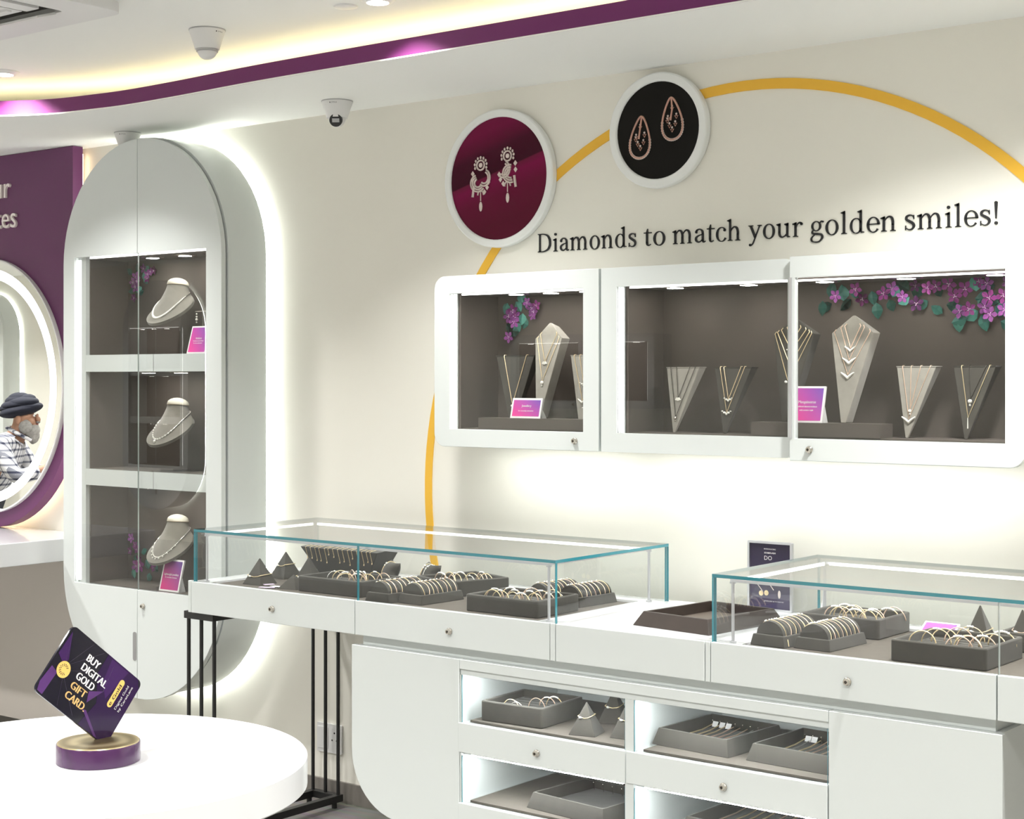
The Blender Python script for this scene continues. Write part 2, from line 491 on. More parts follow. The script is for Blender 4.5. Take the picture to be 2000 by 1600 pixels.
def dome_camera(loc, label, aim, lens=True, tilt=0, sticker=False, s=1.0, txt=True):
    x, y, z = loc
    t = thing('security_camera', label, 'security camera', loc)
    b = NB(); lathe(b, [(.056*s, 0), (.056*s, -.008*s), (.052*s, -.018*s), (.040*s, -.055*s), (.038*s, -.062*s), (.02*s, -.062*s)], loc, 36)
    obj('housing', b, PLASTIC, t, smooth=35)
    b = NB(); lathe(b, [(.0575*s, 0), (.0575*s, -.0035*s), (.05*s, -.0035*s)], loc, 36); obj('mount_ring', b, GREY_PL, t, smooth=35)
    d = Vector(aim).normalized()
    c = Vector((x, y, z - .064*s))
    b = NB(); ball(b, c, .031*s, 20); obj('eyeball', b, PLASTIC, t, smooth=60)
    if lens:
        b = NB(); tube(b, [c + d*.018*s, c + d*.034*s], .0235*s, 28); f = obj('lens_face', b, BLACK, t, smooth=40)
        u, v = frame_of(d)
        b = NB()
        q = c + d*.0345*s
        hexa(b, [q + u*sx*.013*s + v*sy*.007*s for sx, sy in ((-1,-1),(1,-1),(1,1),(-1,1))], [q + d*.001 + u*sx*.013*s + v*sy*.007*s for sx, sy in ((-1,-1),(1,-1),(1,1),(-1,1))])
        obj('lens_window', b, GREY_PL, f)
    else:
        b = NB(); lathe(b, [(.03*s, -.066*s), (.034*s, -.066*s), (.034*s, -.07*s), (.03*s, -.07*s)], loc, 32); obj('collar', b, GREY_PL, t, smooth=40)
    if txt:
        b = NB()
        def mp(u, v, w):   # wrapped round the top of the housing, towards the viewer
            a = math.atan2(-y, -x) + (u - .0) / .055
            r = .0555*s + w
            return (x + r*math.cos(a), y + r*math.sin(a), z - .0145*s + v)
        add_text(b, 'CP PLUS', mp, txt if txt is not True else -.022, 0, .0042, align='l', thick=-.0006)
        hexa(b, [Vector(mp(-.029 if txt is True else txt-.007, k, -.0008)) for k in (0, 0)] + [Vector(mp(-.0255 if txt is True else txt-.0035, k, -.0008)) for k in (0, 0)],
             [Vector(mp(-.029 if txt is True else txt-.007, .004, -.0004)) for k in (0, 0)] + [Vector(mp(-.0255 if txt is True else txt-.0035, .004, -.0004)) for k in (0, 0)])
        obj('lettering', b, BLACK_INK, t)
    if sticker:
        a0 = math.atan2(-y, -x)
        for (da, w_, h0, h1) in ((.10, .38, -.024, -.041), (-.75, .16, -.024, -.036)):
            b = NB()
            for k in range(4):
                a1, a2 = a0 + da + w_*k/4, a0 + da + w_*(k+1)/4
                def rr(h): return .0525 - (-h - .018)*.325 + .0008
                pts = [(x + rr(h)*math.cos(a), y + rr(h)*math.sin(a), z + h) for a, h in ((a1, h1), (a2, h1), (a2, h0), (a1, h0))]
                b.faces.new([b.verts.new(p) for p in pts])
            obj('sticker', b, GREY_PL, t, label='grey printed sticker')
    return t
dome_camera((-4.127, 4.225, 2.608), 'white dome security camera with a round black lens under the ceiling border', (.55, -.78, -.32))
dome_camera((-5.335, 4.24, 2.608), 'white dome security camera half hidden behind the top of the tall showcase', (-.9, -.2, -.5), lens=False, txt=-.03, s=.95)
dome_camera((-4.082, 3.57, ZC), 'white dome security camera with a grey sticker on the upper ceiling', (.2, .6, -.8), lens=False, sticker=True, s=1.05, txt=.035)

# ceiling cassette air conditioner
t = thing('air_conditioner', 'white ceiling cassette air conditioner cut by the top left corner', 'air conditioner', (-4.45, 2.68, ZC))
bm = NB()
prism(bm, rrect(-4.93, -3.985, 2.2, 3.16, .05), [rrect(-4.93+.13, -3.985-.13, 2.33, 3.03, .02, 3)], ZC-.032, ZC, mp=lambda u, v, n: (u, v, n))
obj('panel', bm, PLASTIC, t, smooth=30, bevel=.006)
bm = NB(); box(bm, -4.72, -4.2, 2.42, 2.94, ZC-.036, ZC-.02)
for k in range(9): box(bm, -4.71, -4.21, 2.45 + k*.055, 2.47 + k*.055, ZC-.042, ZC-.035)
obj('intake_grille', bm, PLASTIC, t)
bm = NB(); box(bm, -4.8, -4.115, 2.33, 3.03, ZC-.012, ZC-.008); obj('duct_recess', bm, METAL_D, t)
for (x0, x1, y0, y1) in ((-4.76, -4.16, 2.965, 3.045), (-4.76, -4.16, 2.32, 2.40)):
    bm = NB()
    zb = ZC-.055 if y0 > 2.7 else ZC-.03
    hexa(bm, [(x0, y0, zb), (x1, y0, zb), (x1, y1, ZC-.03), (x0, y1, ZC-.03)], [(x0, y0, zb+.006), (x1, y0, zb+.006), (x1, y1, ZC-.022), (x0, y1, ZC-.022)])
    obj('louvre', bm, PLASTIC, t)
for (x0, x1) in ((-4.79, -4.73), (-4.19, -4.13)):
    bm = NB(); box(bm, x0, x1, 2.4, 2.95, ZC-.036, ZC-.028); obj('louvre', bm, PLASTIC, t)

# ------------------------------------------------------------------ wall decoration
ACX, ACZ, AR = -2.546, 1.206, 1.3236
bm = NB()
a0, a1, N = R(-62), R(242), 120
for i in range(N):
    t0, t1 = a0 + (a1-a0)*i/N, a0 + (a1-a0)*(i+1)/N
    q = [(AR, t0), (AR, t1), (AR-.032, t1), (AR-.032, t0)]
    pts = [(ACX + r*math.cos(t), ACZ + r*math.sin(t)) for r, t in q]
    hexa(bm, [(p[0], WY-.004, p[1]) for p in pts], [(p[0], WY, p[1]) for p in pts])
bmesh.ops.remove_doubles(bm, verts=bm.verts[:], dist=1e-5)
lone('wall_arc', bm, GOLD_PAINT, 'large mustard gold arc on the cream wall passing behind both round pictures', 'wall decoration', (ACX, WY, ACZ))

def rtube(b, pts, r, y=None, mi=0, seg=6, closed=False):
    tube(b, pts, r, seg, closed=closed, mi=mi)
def art_disc(cx, cz, r, ri, pic, label):
    t = thing('round_picture', label, 'picture', (cx, WY, cz))
    b = NB(); prism(b, circle(cx, cz, r, 72), [circle(cx, cz, ri, 72)], WY-.03, WY-.0005); obj('rim', b, mat('white_picture_rim', (.88, .90, .89), .35) if 'white_picture_rim' not in MATS else MATS['white_picture_rim'], t, smooth=30, bevel=.005)
    b = NB(); prism(b, circle(cx, cz, ri+.002, 64), [], WY-.022, WY-.002); obj('print', b, pic, t)
    return t
def maroon_print():
    m = mat('maroon_print', (.12, .004, .03), .4, spec=.12)
    nt = m.node_tree
    tc = nt.nodes.new('ShaderNodeTexCoord'); sp = nt.nodes.new('ShaderNodeSeparateXYZ')
    nt.links.new(tc.outputs['Generated'], sp.inputs[0])
    a = nt.nodes.new('ShaderNodeMath'); a.operation = 'MULTIPLY_ADD'; a.inputs[1].default_value = -.28; a.inputs[2].default_value = 0
    nt.links.new(sp.outputs['X'], a.inputs[0])
    s = nt.nodes.new('ShaderNodeMath'); s.operation = 'ADD'
    nt.links.new(sp.outputs['Z'], s.inputs[0]); nt.links.new(a.outputs[0], s.inputs[1])
    cr = nt.nodes.new('ShaderNodeValToRGB'); cr.color_ramp.interpolation = 'LINEAR'
    els = [(0, (.10, .006, .025)), (.22, (.13, .006, .035)), (.36, (.20, .006, .06)), (.415, (.15, .01, .045)), (.425, (.045, .003, .014)), (.6, (.06, .003, .018)), (.78, (.17, .006, .05))]
    cr.color_ramp.elements[0].position = 0; cr.color_ramp.elements[0].color = (*els[0][1], 1)
    cr.color_ramp.elements[1].position = 1; cr.color_ramp.elements[1].color = (*els[-1][1], 1)
    for p, c in els[1:]: cr.color_ramp.elements.new(p).color = (*c, 1)
    nt.links.new(s.outputs[0], cr.inputs[0])
    nt.links.new(cr.outputs[0], nt.nodes['Principled BSDF'].inputs['Base Color'])
    return m
t1 = art_disc(-3.514, 2.297, .2405, .213, maroon_print(), 'round maroon picture in a white rim showing two ornate drop earrings')
t2 = art_disc(-2.855, 2.402, .187, .157, mat('black_print', (.008, .007, .006), .4, spec=.12), 'smaller round black picture in a white rim showing two leaf shaped earrings')
YP = WY - .0235
def ell(cx, cz, rx, rz, a0=0, a1=360, n=24, rot=0):
    out = []
    for i in range(n + 1):
        a = R(a0 + (a1-a0)*i/n)
        x, z = rx*math.cos(a), rz*math.sin(a)
        c, s = math.cos(R(rot)), math.sin(R(rot))
        out.append((cx + x*c - z*s, YP, cz + x*s + z*c))
    return out
PINKG = mat('printed_rose_gold', (.62, .36, .28), .4)
PALEG = mat('printed_diamonds', (.72, .62, .58), .35)
for k, (ex, ez, sg) in enumerate(((-3.592, 2.349, 1), (-3.472, 2.372, -1))):
    b = NB()
    tube(b, ell(ex, ez, .017, .017, n=20), .0035, 6)
    ball(b, (ex, YP, ez), .009, 10, (1, .4, 1))
    for i in range(9):
        a = R(-20 + 220*i/8); ball(b, (ex + .027*math.cos(a), YP, ez + .027*math.sin(a)), .0055, 7, (.8, .5, 1))
    for rr in (.030, .022, .014): tube(b, ell(ex - sg*.012, ez - .062, rr, rr*1.1, 20, 230, 16, 90 if sg > 0 else 60), .0035, 6)
    for rr in (.026, .018): tube(b, ell(ex + sg*.016, ez - .045, rr, rr*1.1, -130, 70, 14), .0035, 6)
    for dx, dz in ((-.035, -.028), (.036, -.062), (.03, -.08), (-.036, -.05), (.018, -.095)):
        x, z = ex + sg*dx, ez + dz
        hexa(b, [(x-.008, YP, z), (x, YP, z-.010), (x+.008, YP, z), (x, YP, z+.010)], [(x-.008, YP-.002, z), (x, YP-.002, z-.010), (x+.008, YP-.002, z), (x, YP-.002, z+.010)])
    tube(b, [(ex - sg*.03, YP, ez - .07), (ex - sg*.036, YP, ez - .11)], .005, 6)
    tube(b, ell(ex, ez - .105, .013, .016, 0, 180, 10), .003, 6)
    tube(b, [(ex, YP, ez-.09), (ex, YP, ez-.125)], .002, 5)
    ball(b, (ex, YP, ez-.145), .0085, 8, (.9, .4, 2.1))
    obj('earring_print', b, PALEG, t1, smooth=60)
for k, (ex, ez, rot) in enumerate(((-2.922, 2.385, -4), (-2.800, 2.434, 3))):
    b = NB()
    def tear(tt, sc=1):   # teardrop outline
        a = 2*PI*tt
        x = .040*math.sin(a) * (1 - .42*math.cos(a)) * sc * .85
        z = -.068*math.cos(a) * -1
        z = .068*math.cos(a)
        c, s = math.cos(R(rot)), math.sin(R(rot))
        x = .036*math.sin(a)*(1 - .45*math.cos(a))*sc
        return (ex + x*c - z*s, YP, ez + x*s + z*c)
    tube(b, [tear(i/40) for i in range(40)], .0035, 6, closed=True, mi=0)
    tube(b, [tear(.09 - i*.02) for i in range(5)] + [(ex + .0 , YP, ez + .03), (ex - .006, YP, ez - .005)], .0032, 6)
    for i in range(23):
        ball(b, tear(.27 + .46*i/22), .0052, 6, (1, .5, 1), mi=1)
    for dx, dz in ((0, .035), (-.016, .004), (.016, .008), (-.010, -.02), (.012, -.016), (0, -.034), (-.018, -.004)):
        x, z = ex + dx, ez + dz
        tube(b, [(x-.006, YP, z), (x+.006, YP, z), (x, YP, z-.009)], .0018, 5, closed=True, mi=0)
        ball(b, (x, YP, z+.006), .0038, 6, (1, .5, 1), mi=1)
    obj('earring_print', b, [PINKG, PALEG], t2, smooth=60)

# ------------------------------------------------------------------ slogan, drawn with serif pen strokes
def catmull(pts, k=8):
    out = []
    n = len(pts)
    for i in range(n - 1):
        p0, p1, p2, p3 = pts[max(i-1, 0)], pts[i], pts[i+1], pts[min(i+2, n-1)]
        for j in range(k):
            t = j / k
            out.append(tuple(.5*((2*b) + (-a + c)*t + (2*a - 5*b + 4*c - d)*t*t + (-a + 3*b - 3*c + d)*t**3) for a, b, c, d in zip(p0, p1, p2, p3)))
    out.append(tuple(pts[-1]))
    return out
def pen(*pts, k=8): return ('s', catmull(pts, k))          # (x, y, half width)
def rc(x0, y0, x1, y1): return ('p', [(x0, y0), (x1, y0), (x1, y1), (x0, y1)])
def oval(cx, cy, rx, ry, tx, ty, a0=0, a1=360, n=32):
    """oval stroke, thick (tx) at the sides and thin (ty) at top and bottom"""
    out = []
    for i in range(n + 1):
        a = R(a0 + (a1-a0)*i/n)
        w_ = (tx*math.cos(a)**2 + ty*math.sin(a)**2) / 2
        out.append((cx + (rx - w_)*math.cos(a), cy + (ry - w_)*math.sin(a), w_))
    return ('s', out)
def dot(cx, cy, r): return ('p', [(cx + r*math.cos(2*PI*i/16), cy + r*math.sin(2*PI*i/16)) for i in range(16)])
def serif(x, y, w_=75, up=1): return ('p', [(x-w_, y), (x+w_, y), (x+w_, y+22*up), (x+42, y+40*up), (x-42, y+40*up), (x-w_, y+22*up)])
def flag(x, y): return ('p', [(x-40, y-95), (x-115, y-62), (x-115, y-40), (x+30, y+10), (x+36, y-80)])
def stem(x, y0, y1): return rc(x-37, y0, x+37, y1)
def arch(x0, x1): return [pen((x0, 340, 15), (x0+60, 430, 16), (x0+150, 482, 27), (x1-40, 440, 38), (x1, 320, 38), (x1, 200, 37)), stem(x1, 20, 240)]
G = {
 'D': (740, [stem(150, 20, 680), serif(150, 0, 95), serif(150, 700, 95, -1), ('s', [(340 + 0, 18, 18)] and catmull([(150, 19, 18), (330, 22, 20), (520, 90, 34), (615, 230, 46), (628, 360, 47), (600, 500, 46), (500, 625, 33), (330, 680, 20), (150, 681, 18)], 8))]),
 'i': (300, [stem(150, 20, 480), serif(150, 0, 95), flag(150, 490), dot(145, 650, 52)]),
 'l': (300, [stem(150, 20, 740), serif(150, 0, 95), flag(150, 760)]),
 'n': (600, [stem(140, 20, 480), serif(140, 0, 90), flag(140, 490)] + arch(160, 440) + [serif(440, 0, 90)]),
 'm': (890, [stem(140, 20, 480), serif(140, 0, 90), flag(140, 490)] + arch(160, 430) + [serif(430, 0, 85)] + arch(450, 725) + [serif(725, 0, 90)]),
 'h': (600, [stem(140, 20, 740), serif(140, 0, 90), flag(140, 760)] + arch(160, 440) + [serif(440, 0, 90)]),
 'r': (430, [stem(140, 20, 480), serif(140, 0, 95), flag(140, 490), pen((160, 330, 15), (215, 430, 18), (300, 478, 28), (365, 450, 36)), dot(362, 435, 46)]),
 'u': (600, [stem(130, 180, 480), ('p', [(130-40, 400), (130-110, 440), (130-110, 470), (170, 500), (170, 400)]), pen((130, 220, 37), (138, 100, 38), (205, 22, 28), (310, 38, 17), (425, 140, 15)), stem(430, 30, 480), ('p', [(390, 400), (320, 440), (320, 470), (467, 500), (467, 400)]), ('p', [(425, 0), (530, 14), (530, 38), (450, 60)])]),
 'o': (540, [oval(270, 245, 225, 265, 84, 34)]),
 'a': (500, [stem(370, 60, 330), pen((370, 300, 37), (352, 410, 36), (260, 478, 22), (150, 455, 26), (105, 385, 40)), dot(112, 378, 44), pen((370, 290, 14), (230, 262, 18), (110, 190, 34), (105, 90, 38), (190, 25, 26), (290, 55, 16), (370, 130, 14)), pen((370, 90, 37), (388, 28, 28), (430, 18, 15), (480, 50, 10))]),
 'd': (590, [stem(425, 30, 740), flag(425, 760), oval(270, 245, 215, 262, 78, 30, 25, 335), pen((390, 140, 12), (425, 200, 12)), pen((390, 370, 12), (425, 300, 12)), ('p', [(420, 0), (540, 14), (540, 38), (450, 60)])]),
 's': (430, [pen((345, 395, 14), (300, 458, 18), (205, 482, 22), (110, 435, 34), (105, 350, 38), (210, 275, 44), (315, 205, 44), (345, 115, 38), (290, 30, 26), (190, 8, 18), (90, 60, 14)), ('p', [(330, 350), (360, 350), (352, 480), (330, 480)]), ('p', [(62, 0), (86, 0), (92, 150), (62, 150)])]),
 't': (360, [stem(160, 100, 480), ('p', [(40, 450), (340, 450), (340, 490), (40, 490)]), ('p', [(123, 485), (197, 485), (197, 620), (175, 620)]), pen((160, 140, 37), (170, 50, 34), (225, 12, 22), (310, 55, 10))]),
 'c': (460, [oval(265, 245, 220, 262, 84, 32, 40, 325), dot(385, 390, 46)]),
 'e': (480, [oval(262, 245, 220, 262, 82, 32, 0, 322), rc(75, 250, 478, 284)]),
 'y': (530, [pen((95, 470, 40), (270, 60, 40), k=2), pen((440, 470, 16), (250, 20, 18), (170, -150, 20), (90, -205, 24), k=5), dot(72, -190, 46), serif(95, 490, 90, -1), serif(440, 490, 80, -1)]),
 'g': (520, [oval(235, 320, 175, 172, 72, 32), pen((130, 190, 14), (90, 130, 26), (130, 70, 34), (300, 50, 38), (415, 20, 38), (450, -70, 34), (360, -190, 24), (220, -220, 20), (90, -185, 26), (60, -100, 28), (110, -20, 16), (180, 30, 12)), pen((360, 430, 16), (420, 475, 24), (490, 455, 26))]),
 '!': (260, [('p', [(100, 200), (140, 200), (170, 720), (120, 750), (70, 720)]), dot(122, 55, 55)]),
}
def slogan(bm, words, z0, cap):
    k = cap / 700
    for s, xa, xb in words:
        adv = sum(G[c][0] for c in s)
        def ext(c): return [p[0] + sg*(p[2] if len(p) > 2 else 0)*.8 for _, pts in G[c][1] for p in pts for sg in (-1, 1)]
        lo, hi = min(ext(s[0])), adv - G[s[-1]][0] + max(ext(s[-1]))
        kx = (xb - xa) / (hi - lo)
        x = xa - lo*kx
        for c in s:
            for typ, pts in G[c][1]:
                if typ == 'p': poly = [(x + p[0]*kx, z0 + p[1]*k) for p in pts]; quads = [poly]
                else:
                    quads = []
                    L = []
                    for i, p in enumerate(pts):
                        q0, q1 = pts[max(i-1, 0)], pts[min(i+1, len(pts)-1)]
                        dx, dy = q1[0]-q0[0], q1[1]-q0[1]
                        l = math.hypot(dx, dy) or 1
                        nx, ny = -dy/l*p[2], dx/l*p[2]
                        L.append(((x + (p[0]+nx)*kx, z0 + (p[1]+ny)*k), (x + (p[0]-nx)*kx, z0 + (p[1]-ny)*k)))
                    for a, b_ in zip(L, L[1:]): quads.append([a[0], b_[0], b_[1], a[1]])
                for q in quads:
                    f = [bm.verts.new((px, WY-.004, pz)) for px, pz in q]
                    g = [bm.verts.new((px, WY-.0002, pz)) for px, pz in q]
                    try:
                        bm.faces.new(f)
                        for i in range(len(q)): bm.faces.new((f[i], g[i], g[(i+1) % len(q)], f[(i+1) % len(q)]))
                    except ValueError: pass
            x += G[c][0]*kx
bm = NB()
slogan(bm, [('Diamonds', -3.356, -2.953), ('to', -2.922, -2.841), ('match', -2.812, -2.563), ('your', -2.533, -2.345), ('golden', -2.318, -2.042), ('smiles!', -2.012, -1.734)], 2.033, .0625)
lone('wall_lettering', bm, BLACK_INK, 'black serif slogan lettering on the cream wall above the wall showcases', 'lettering', (-2.54, WY, 2.033))
# ------------------------------------------------------------------ locks, spotlights, flowers
def lock(parent, x, y, z, name='lock'):
    b = NB()
    lathe(b, [(.0105, 0), (.0105, .004), (.0085, .006), (.0075, .012), (.0, .0125)], (x, y, z), 24, axis='y')
    o = obj(name, b, METAL, parent, smooth=30)
    b = NB(); box(b, x-.0011, x+.0011, y-.0135, y-.0124, z-.004, z+.004); cyl(b, (x, y-.0124, z), (x, y-.0129, z), .0038, 14)
    obj('keyhole', b, METAL_D, o)
    return o
def puck(parent, x, y, z):
    b = NB(); lathe(b, [(.026, -.004), (.040, -.0035), (.047, -.001), (.047, 0)], (x, y, z), 28); o = obj('spotlight', b, METAL, parent, smooth=40)
    b = NB(); cyl(b, (x, y, z-.001), (x, y, z-.0045), .0255, 24); obj('spotlight_lens', b, PUCK, o)
LEAF_ME = []
def leaf_mesh(w_=.5):
    b = NB()
    L = [(0, 0), (.25, .30), (.5, .36), (.8, .2), (1, 0)]
    mid = [b.verts.new((t, -.10*math.sin(PI*t)-.02, 0)) for t, _ in L]
    up = [b.verts.new((t, 0, h*w_*2)) for t, h in L[1:-1]]
    dn = [b.verts.new((t, 0, -h*w_*2)) for t, h in L[1:-1]]
    for side in (up, dn):
        b.faces.new((mid[0], mid[1], side[0]))
        b.faces.new((mid[1], mid[2], side[1], side[0])); b.faces.new((mid[2], mid[3], side[2], side[1])); b.faces.new((mid[3], mid[4], side[2]))
    r = bmesh.ops.solidify(b, geom=b.faces[:], thickness=.03)
    bmesh.ops.recalc_face_normals(b, faces=b.faces[:])
    me = bpy.data.meshes.new('leaf'); b.to_mesh(me); b.free()
    return me
def flower_mesh():
    b = NB()
    for k in range(5):
        a = 2*PI*k/5
        def p(r, da, y): return b.verts.new((r*math.cos(a+da), y, r*math.sin(a+da)))
        c = b.verts.new((0, 0, 0)); l = p(.75, -.52, -.14); m1 = p(1.0, -.2, -.2); m2 = p(1.12, 0, -.17); m3 = p(1.0, .2, -.2); q = p(.75, .52, -.14); i = p(.5, 0, -.05)
        for f in ((c, l, i), (l, m1, i), (m1, m2, i), (m2, m3, i), (m3, q, i), (q, c, i)): b.faces.new(f).material_index = 0
    bmesh.ops.solidify(b, geom=b.faces[:], thickness=.04)
    for k in range(3):
        a = 2*PI*k/3 + .5
        tube(b, [(0, -.05, 0), (.22*math.cos(a), -.22, .22*math.sin(a))], .035, 5, mi=1)
        ball(b, (.22*math.cos(a), -.22, .22*math.sin(a)), .07, 6, mi=1)
    bmesh.ops.recalc_face_normals(b, faces=b.faces[:])
    me = bpy.data.meshes.new('flower'); b.to_mesh(me); b.free()
    return me
LM = [leaf_mesh(.5), leaf_mesh(.62)]
FM = [flower_mesh(), flower_mesh()]
LM[0].materials.append(LEAF_A); LM[1].materials.append(LEAF_B)
FM[0].materials.append(PETAL_A); FM[0].materials.append(STAMEN)
FM[1].materials.append(PETAL_B); FM[1].materials.append(STAMEN)
def garland(label, y, flowers, leaves, seed):
    rnd = random.Random(seed)
    xs = [f[0] for f in flowers]; zs = [f[1] for f in flowers]
    loc = (sum(xs)/len(xs), y, sum(zs)/len(zs))
    t = thing('flower_garland', label, 'paper flowers', loc)
    for i, (x, z, s) in enumerate(leaves):
        o = bpy.data.objects.new('leaf', LM[rnd.random() > .6]); C.objects.link(o); o.parent = t
        o.location = (x - loc[0], -.002 - .008*rnd.random(), z - loc[2])
        o.scale = (s*1.22, s*1.22, s*1.15); o.rotation_euler = (rnd.uniform(-.25, .25), rnd.uniform(0, 2*PI), 0)
    for i, (x, z, s) in enumerate(flowers):
        o = bpy.data.objects.new('flower', FM[rnd.random() > .5]); C.objects.link(o); o.parent = t
        o.location = (x - loc[0], -.012 - .01*rnd.random(), z - loc[2])
        o.scale = (s*1.08, s*1.08, s*1.08); o.rotation_euler = (rnd.uniform(-.2, .2), rnd.uniform(0, 2*PI), 0)
    return t

# ------------------------------------------------------------------ tall stadium showcase
TX0, TX1, TZ0, TZ1 = -5.650, -4.672, .322, 2.56
OX0, OX1, OZ0, OZ1 = -5.577, -4.761, .757, 2.102
FY = 4.157
def box_m(x0, x1, y0, y1, z0, z1):
    b = NB(); box(b, x0, x1, y0, y1, z0, z1); return b
t = thing('tall_showcase', 'tall white pill shaped wall showcase with three lit brown compartments and neck busts', 'display cabinet', ((TX0+TX1)/2, WY, 0))
tall = t
bm = NB()
prism(bm, stadium(TX0+.012, TX1+.004, TZ0+.012, TZ1+.004, 32), [[(OX0+.03, OZ0-.01), (OX1-.005, OZ0-.01), (OX1-.005, OZ1+.01), (OX0+.03, OZ1+.01)][::-1]], FY+.030, 4.384)
obj('carcass', bm, WHITE, t, smooth=30)
SEAM = -5.171
st = stadium(TX0, TX1, TZ0, TZ1, 32)
def clip(poly, x, keep_left):
    out = []
    for i in range(len(poly)):
        a, b_ = poly[i-1], poly[i]
        ia, ib = (a[0] <= x) == keep_left, (b_[0] <= x) == keep_left
        if ia != ib:
            k = (x - a[0]) / (b_[0] - a[0]); out.append((x, a[1] + k*(b_[1]-a[1])))
        if ib: out.append(b_)
    return out
def leaf_panel(side, x):
    poly = clip(st, x, side == 'l')
    # cut the opening as a notch reaching the seam
    if side == 'l': notch = [(x, OZ1), (OX0, OZ1), (OX0, OZ0), (x, OZ0)]
    else: notch = [(x, OZ0), (OX1, OZ0), (OX1, OZ1), (x, OZ1)]
    ys = [p for p in poly if abs(p[0] - x) > 1e-6]
    top = max((p for p in poly if abs(p[0]-x) < 1e-6), key=lambda p: p[1]); bot = min((p for p in poly if abs(p[0]-x) < 1e-6), key=lambda p: p[1])
    if side == 'l':
        ys = sorted(ys, key=lambda p: -math.atan2(p[1]-1.4, p[0]-x) % (2*PI))
        ys = [p for p in ys]
        ring = [top] + sorted([p for p in ys], key=lambda p: (math.atan2(p[1]-1.4, p[0]-x) - PI/2) % (2*PI)) + [bot, (x, OZ0), (OX0, OZ0), (OX0, OZ1), (x, OZ1)]
    else:
        ring = [bot] + sorted([p for p in ys], key=lambda p: (math.atan2(p[1]-1.4, p[0]-x) + PI/2) % (2*PI)) + [top, (x, OZ1), (OX1, OZ1), (OX1, OZ0), (x, OZ0)]
    return ring
for side, x in (('l', SEAM-.0012), ('r', SEAM+.0012)):
    bm = NB(); prism(bm, leaf_panel(side, x), [], FY, FY+.022)
    d = obj('door', bm, WHITE, t, smooth=30, bevel=.0012)
    g0, g1 = (OX0, x) if side == 'l' else (x, OX1)
    bm = box_m(g0, g1, FY+.004, FY+.009, OZ0, OZ1)
    for f in bm.faces:
        if abs(f.normal.x) > .5 or abs(f.calc_center_median().x - x) < 1e-4: f.material_index = 1
    obj('glass_pane', bm, [GLASS_DK, EDGE_PALE], d)
    if side == 'l': tall_door = d
    else: lock(d, -5.133, FY, .695)
bm = NB(); prism(bm, rrect(SEAM-.026, SEAM-.0035, .472, .587, .009, 5), [], FY-.001, FY+.001)
obj('finger_pull', bm, mat('recess_grey', (.28, .28, .28), .5), tall_door)
# compartment lining
LX0, LX1 = -5.512, OX1
bm = box_m(OX0+.03, OX1-.005, 4.384, 4.398, OZ0-.01, OZ1+.01); obj('back_board', bm, LINING, t)
bm = box_m(LX0-.006, LX0, FY+.033, 4.384, OZ0-.01, OZ1+.01); obj('side_lining', bm, LINING, t)
bm = box_m(OX0+.031, LX0-.006, FY+.014, FY+.034, OZ0-.009, OZ1+.009); obj('side_profile', bm, WHITE, t)
bm = box_m(LX1, LX1+.004, FY+.03, 4.384, OZ0-.01, OZ1+.01)
for v in bm.verts: v.co.x -= .002
obj('side_lining', bm, LINING, t)
for z in (OZ1-.006, 1.629, 1.162):
    bm = box_m(LX0, LX1-.002, FY+.033, 4.384, z-.002, z+.004); obj('ceiling_lining', bm, LINING, t)
for z in (1.698, 1.229, OZ0):
    bm = box_m(LX0, LX1-.002, FY+.033, 4.384, z-.004, z); obj('shelf_lining', bm, FELT, t)
for z0, z1 in ((1.629, 1.698), (1.162, 1.229)):
    bm = box_m(OX0+.036, OX1, FY+.0145, FY+.0325, z0, z1); f = obj('shelf_front', bm, WHITE, t)
    bm = box_m(LX0, LX1-.002, FY+.033, 4.384, z0+.005, z1-.005); obj('shelf_board', bm, LINING, t)
    bm = box_m(-5.090, -5.088, FY+.013, FY+.0146, z0, z1); obj('shelf_joint', bm, GREY_PL, f)
bm = box_m(-5.566, -5.556, FY+.013, FY+.020, OZ0+.01, OZ1-.01); obj('led_strip', bm, LED, t)
bm = box_m(LX0+.02, OX1-.004, FY+.014, FY+.022, OZ1-.007, OZ1-.001); obj('led_strip', bm, LED, t)
for z, xs in ((OZ1-.008, (-5.213, -5.015, -4.840)), (1.627, (-5.213, -5.015)), (1.160, (-5.213, -5.015))):
    for x in xs: puck(t, x, 4.270 if z > 2 else 4.25, z)
# halo light tube on the back edge
bm = NB()
hs = stadium(TX0+.03, TX1-.012, TZ0+.03, TZ1-.014, 28)
tube(bm, [(x, 4.400, z) for x, z in hs], .006, 6, closed=True); obj('halo_light', bm, LED_HALO, t)

# ------------------------------------------------------------------ wall showcases
CZ0, CZ1 = 1.371, 1.947
def wall_case(label, x0, x1, rl, rr, iy=4.167):
    t = thing('wall_showcase', label, 'display cabinet', ((x0+x1)/2, WY, CZ0))
    return t
def door_frame(parent, x0, x1, y, ox0, ox1, corners, name='door', th=.02, oz0=1.431, oz1=1.887, glass=True):
    b = NB(); prism(b, rrect(x0, x1, CZ0, CZ1, .045, 8, corners), [[(ox0, oz0), (ox0, oz1), (ox1, oz1), (ox1, oz0)]], y, y+th)
    d = obj(name, b, WHITE, parent, smooth=30, bevel=.0015)
    return d
t = thing('wall_showcase', 'smaller white wall showcase with one lit square window, left of the long one', 'display cabinet', (-3.27, WY, CZ0))
lcase = t
d = door_frame(t, -3.611, -2.928, 4.167, -3.543, -2.989, (1, 0, 0, 1))
bm = box_m(-3.543, -2.989, 4.172, 4.177, 1.431, 1.887); obj('glass_pane', bm, GLASS_DK, d)
lock(d, -3.020, 4.167, 1.402)
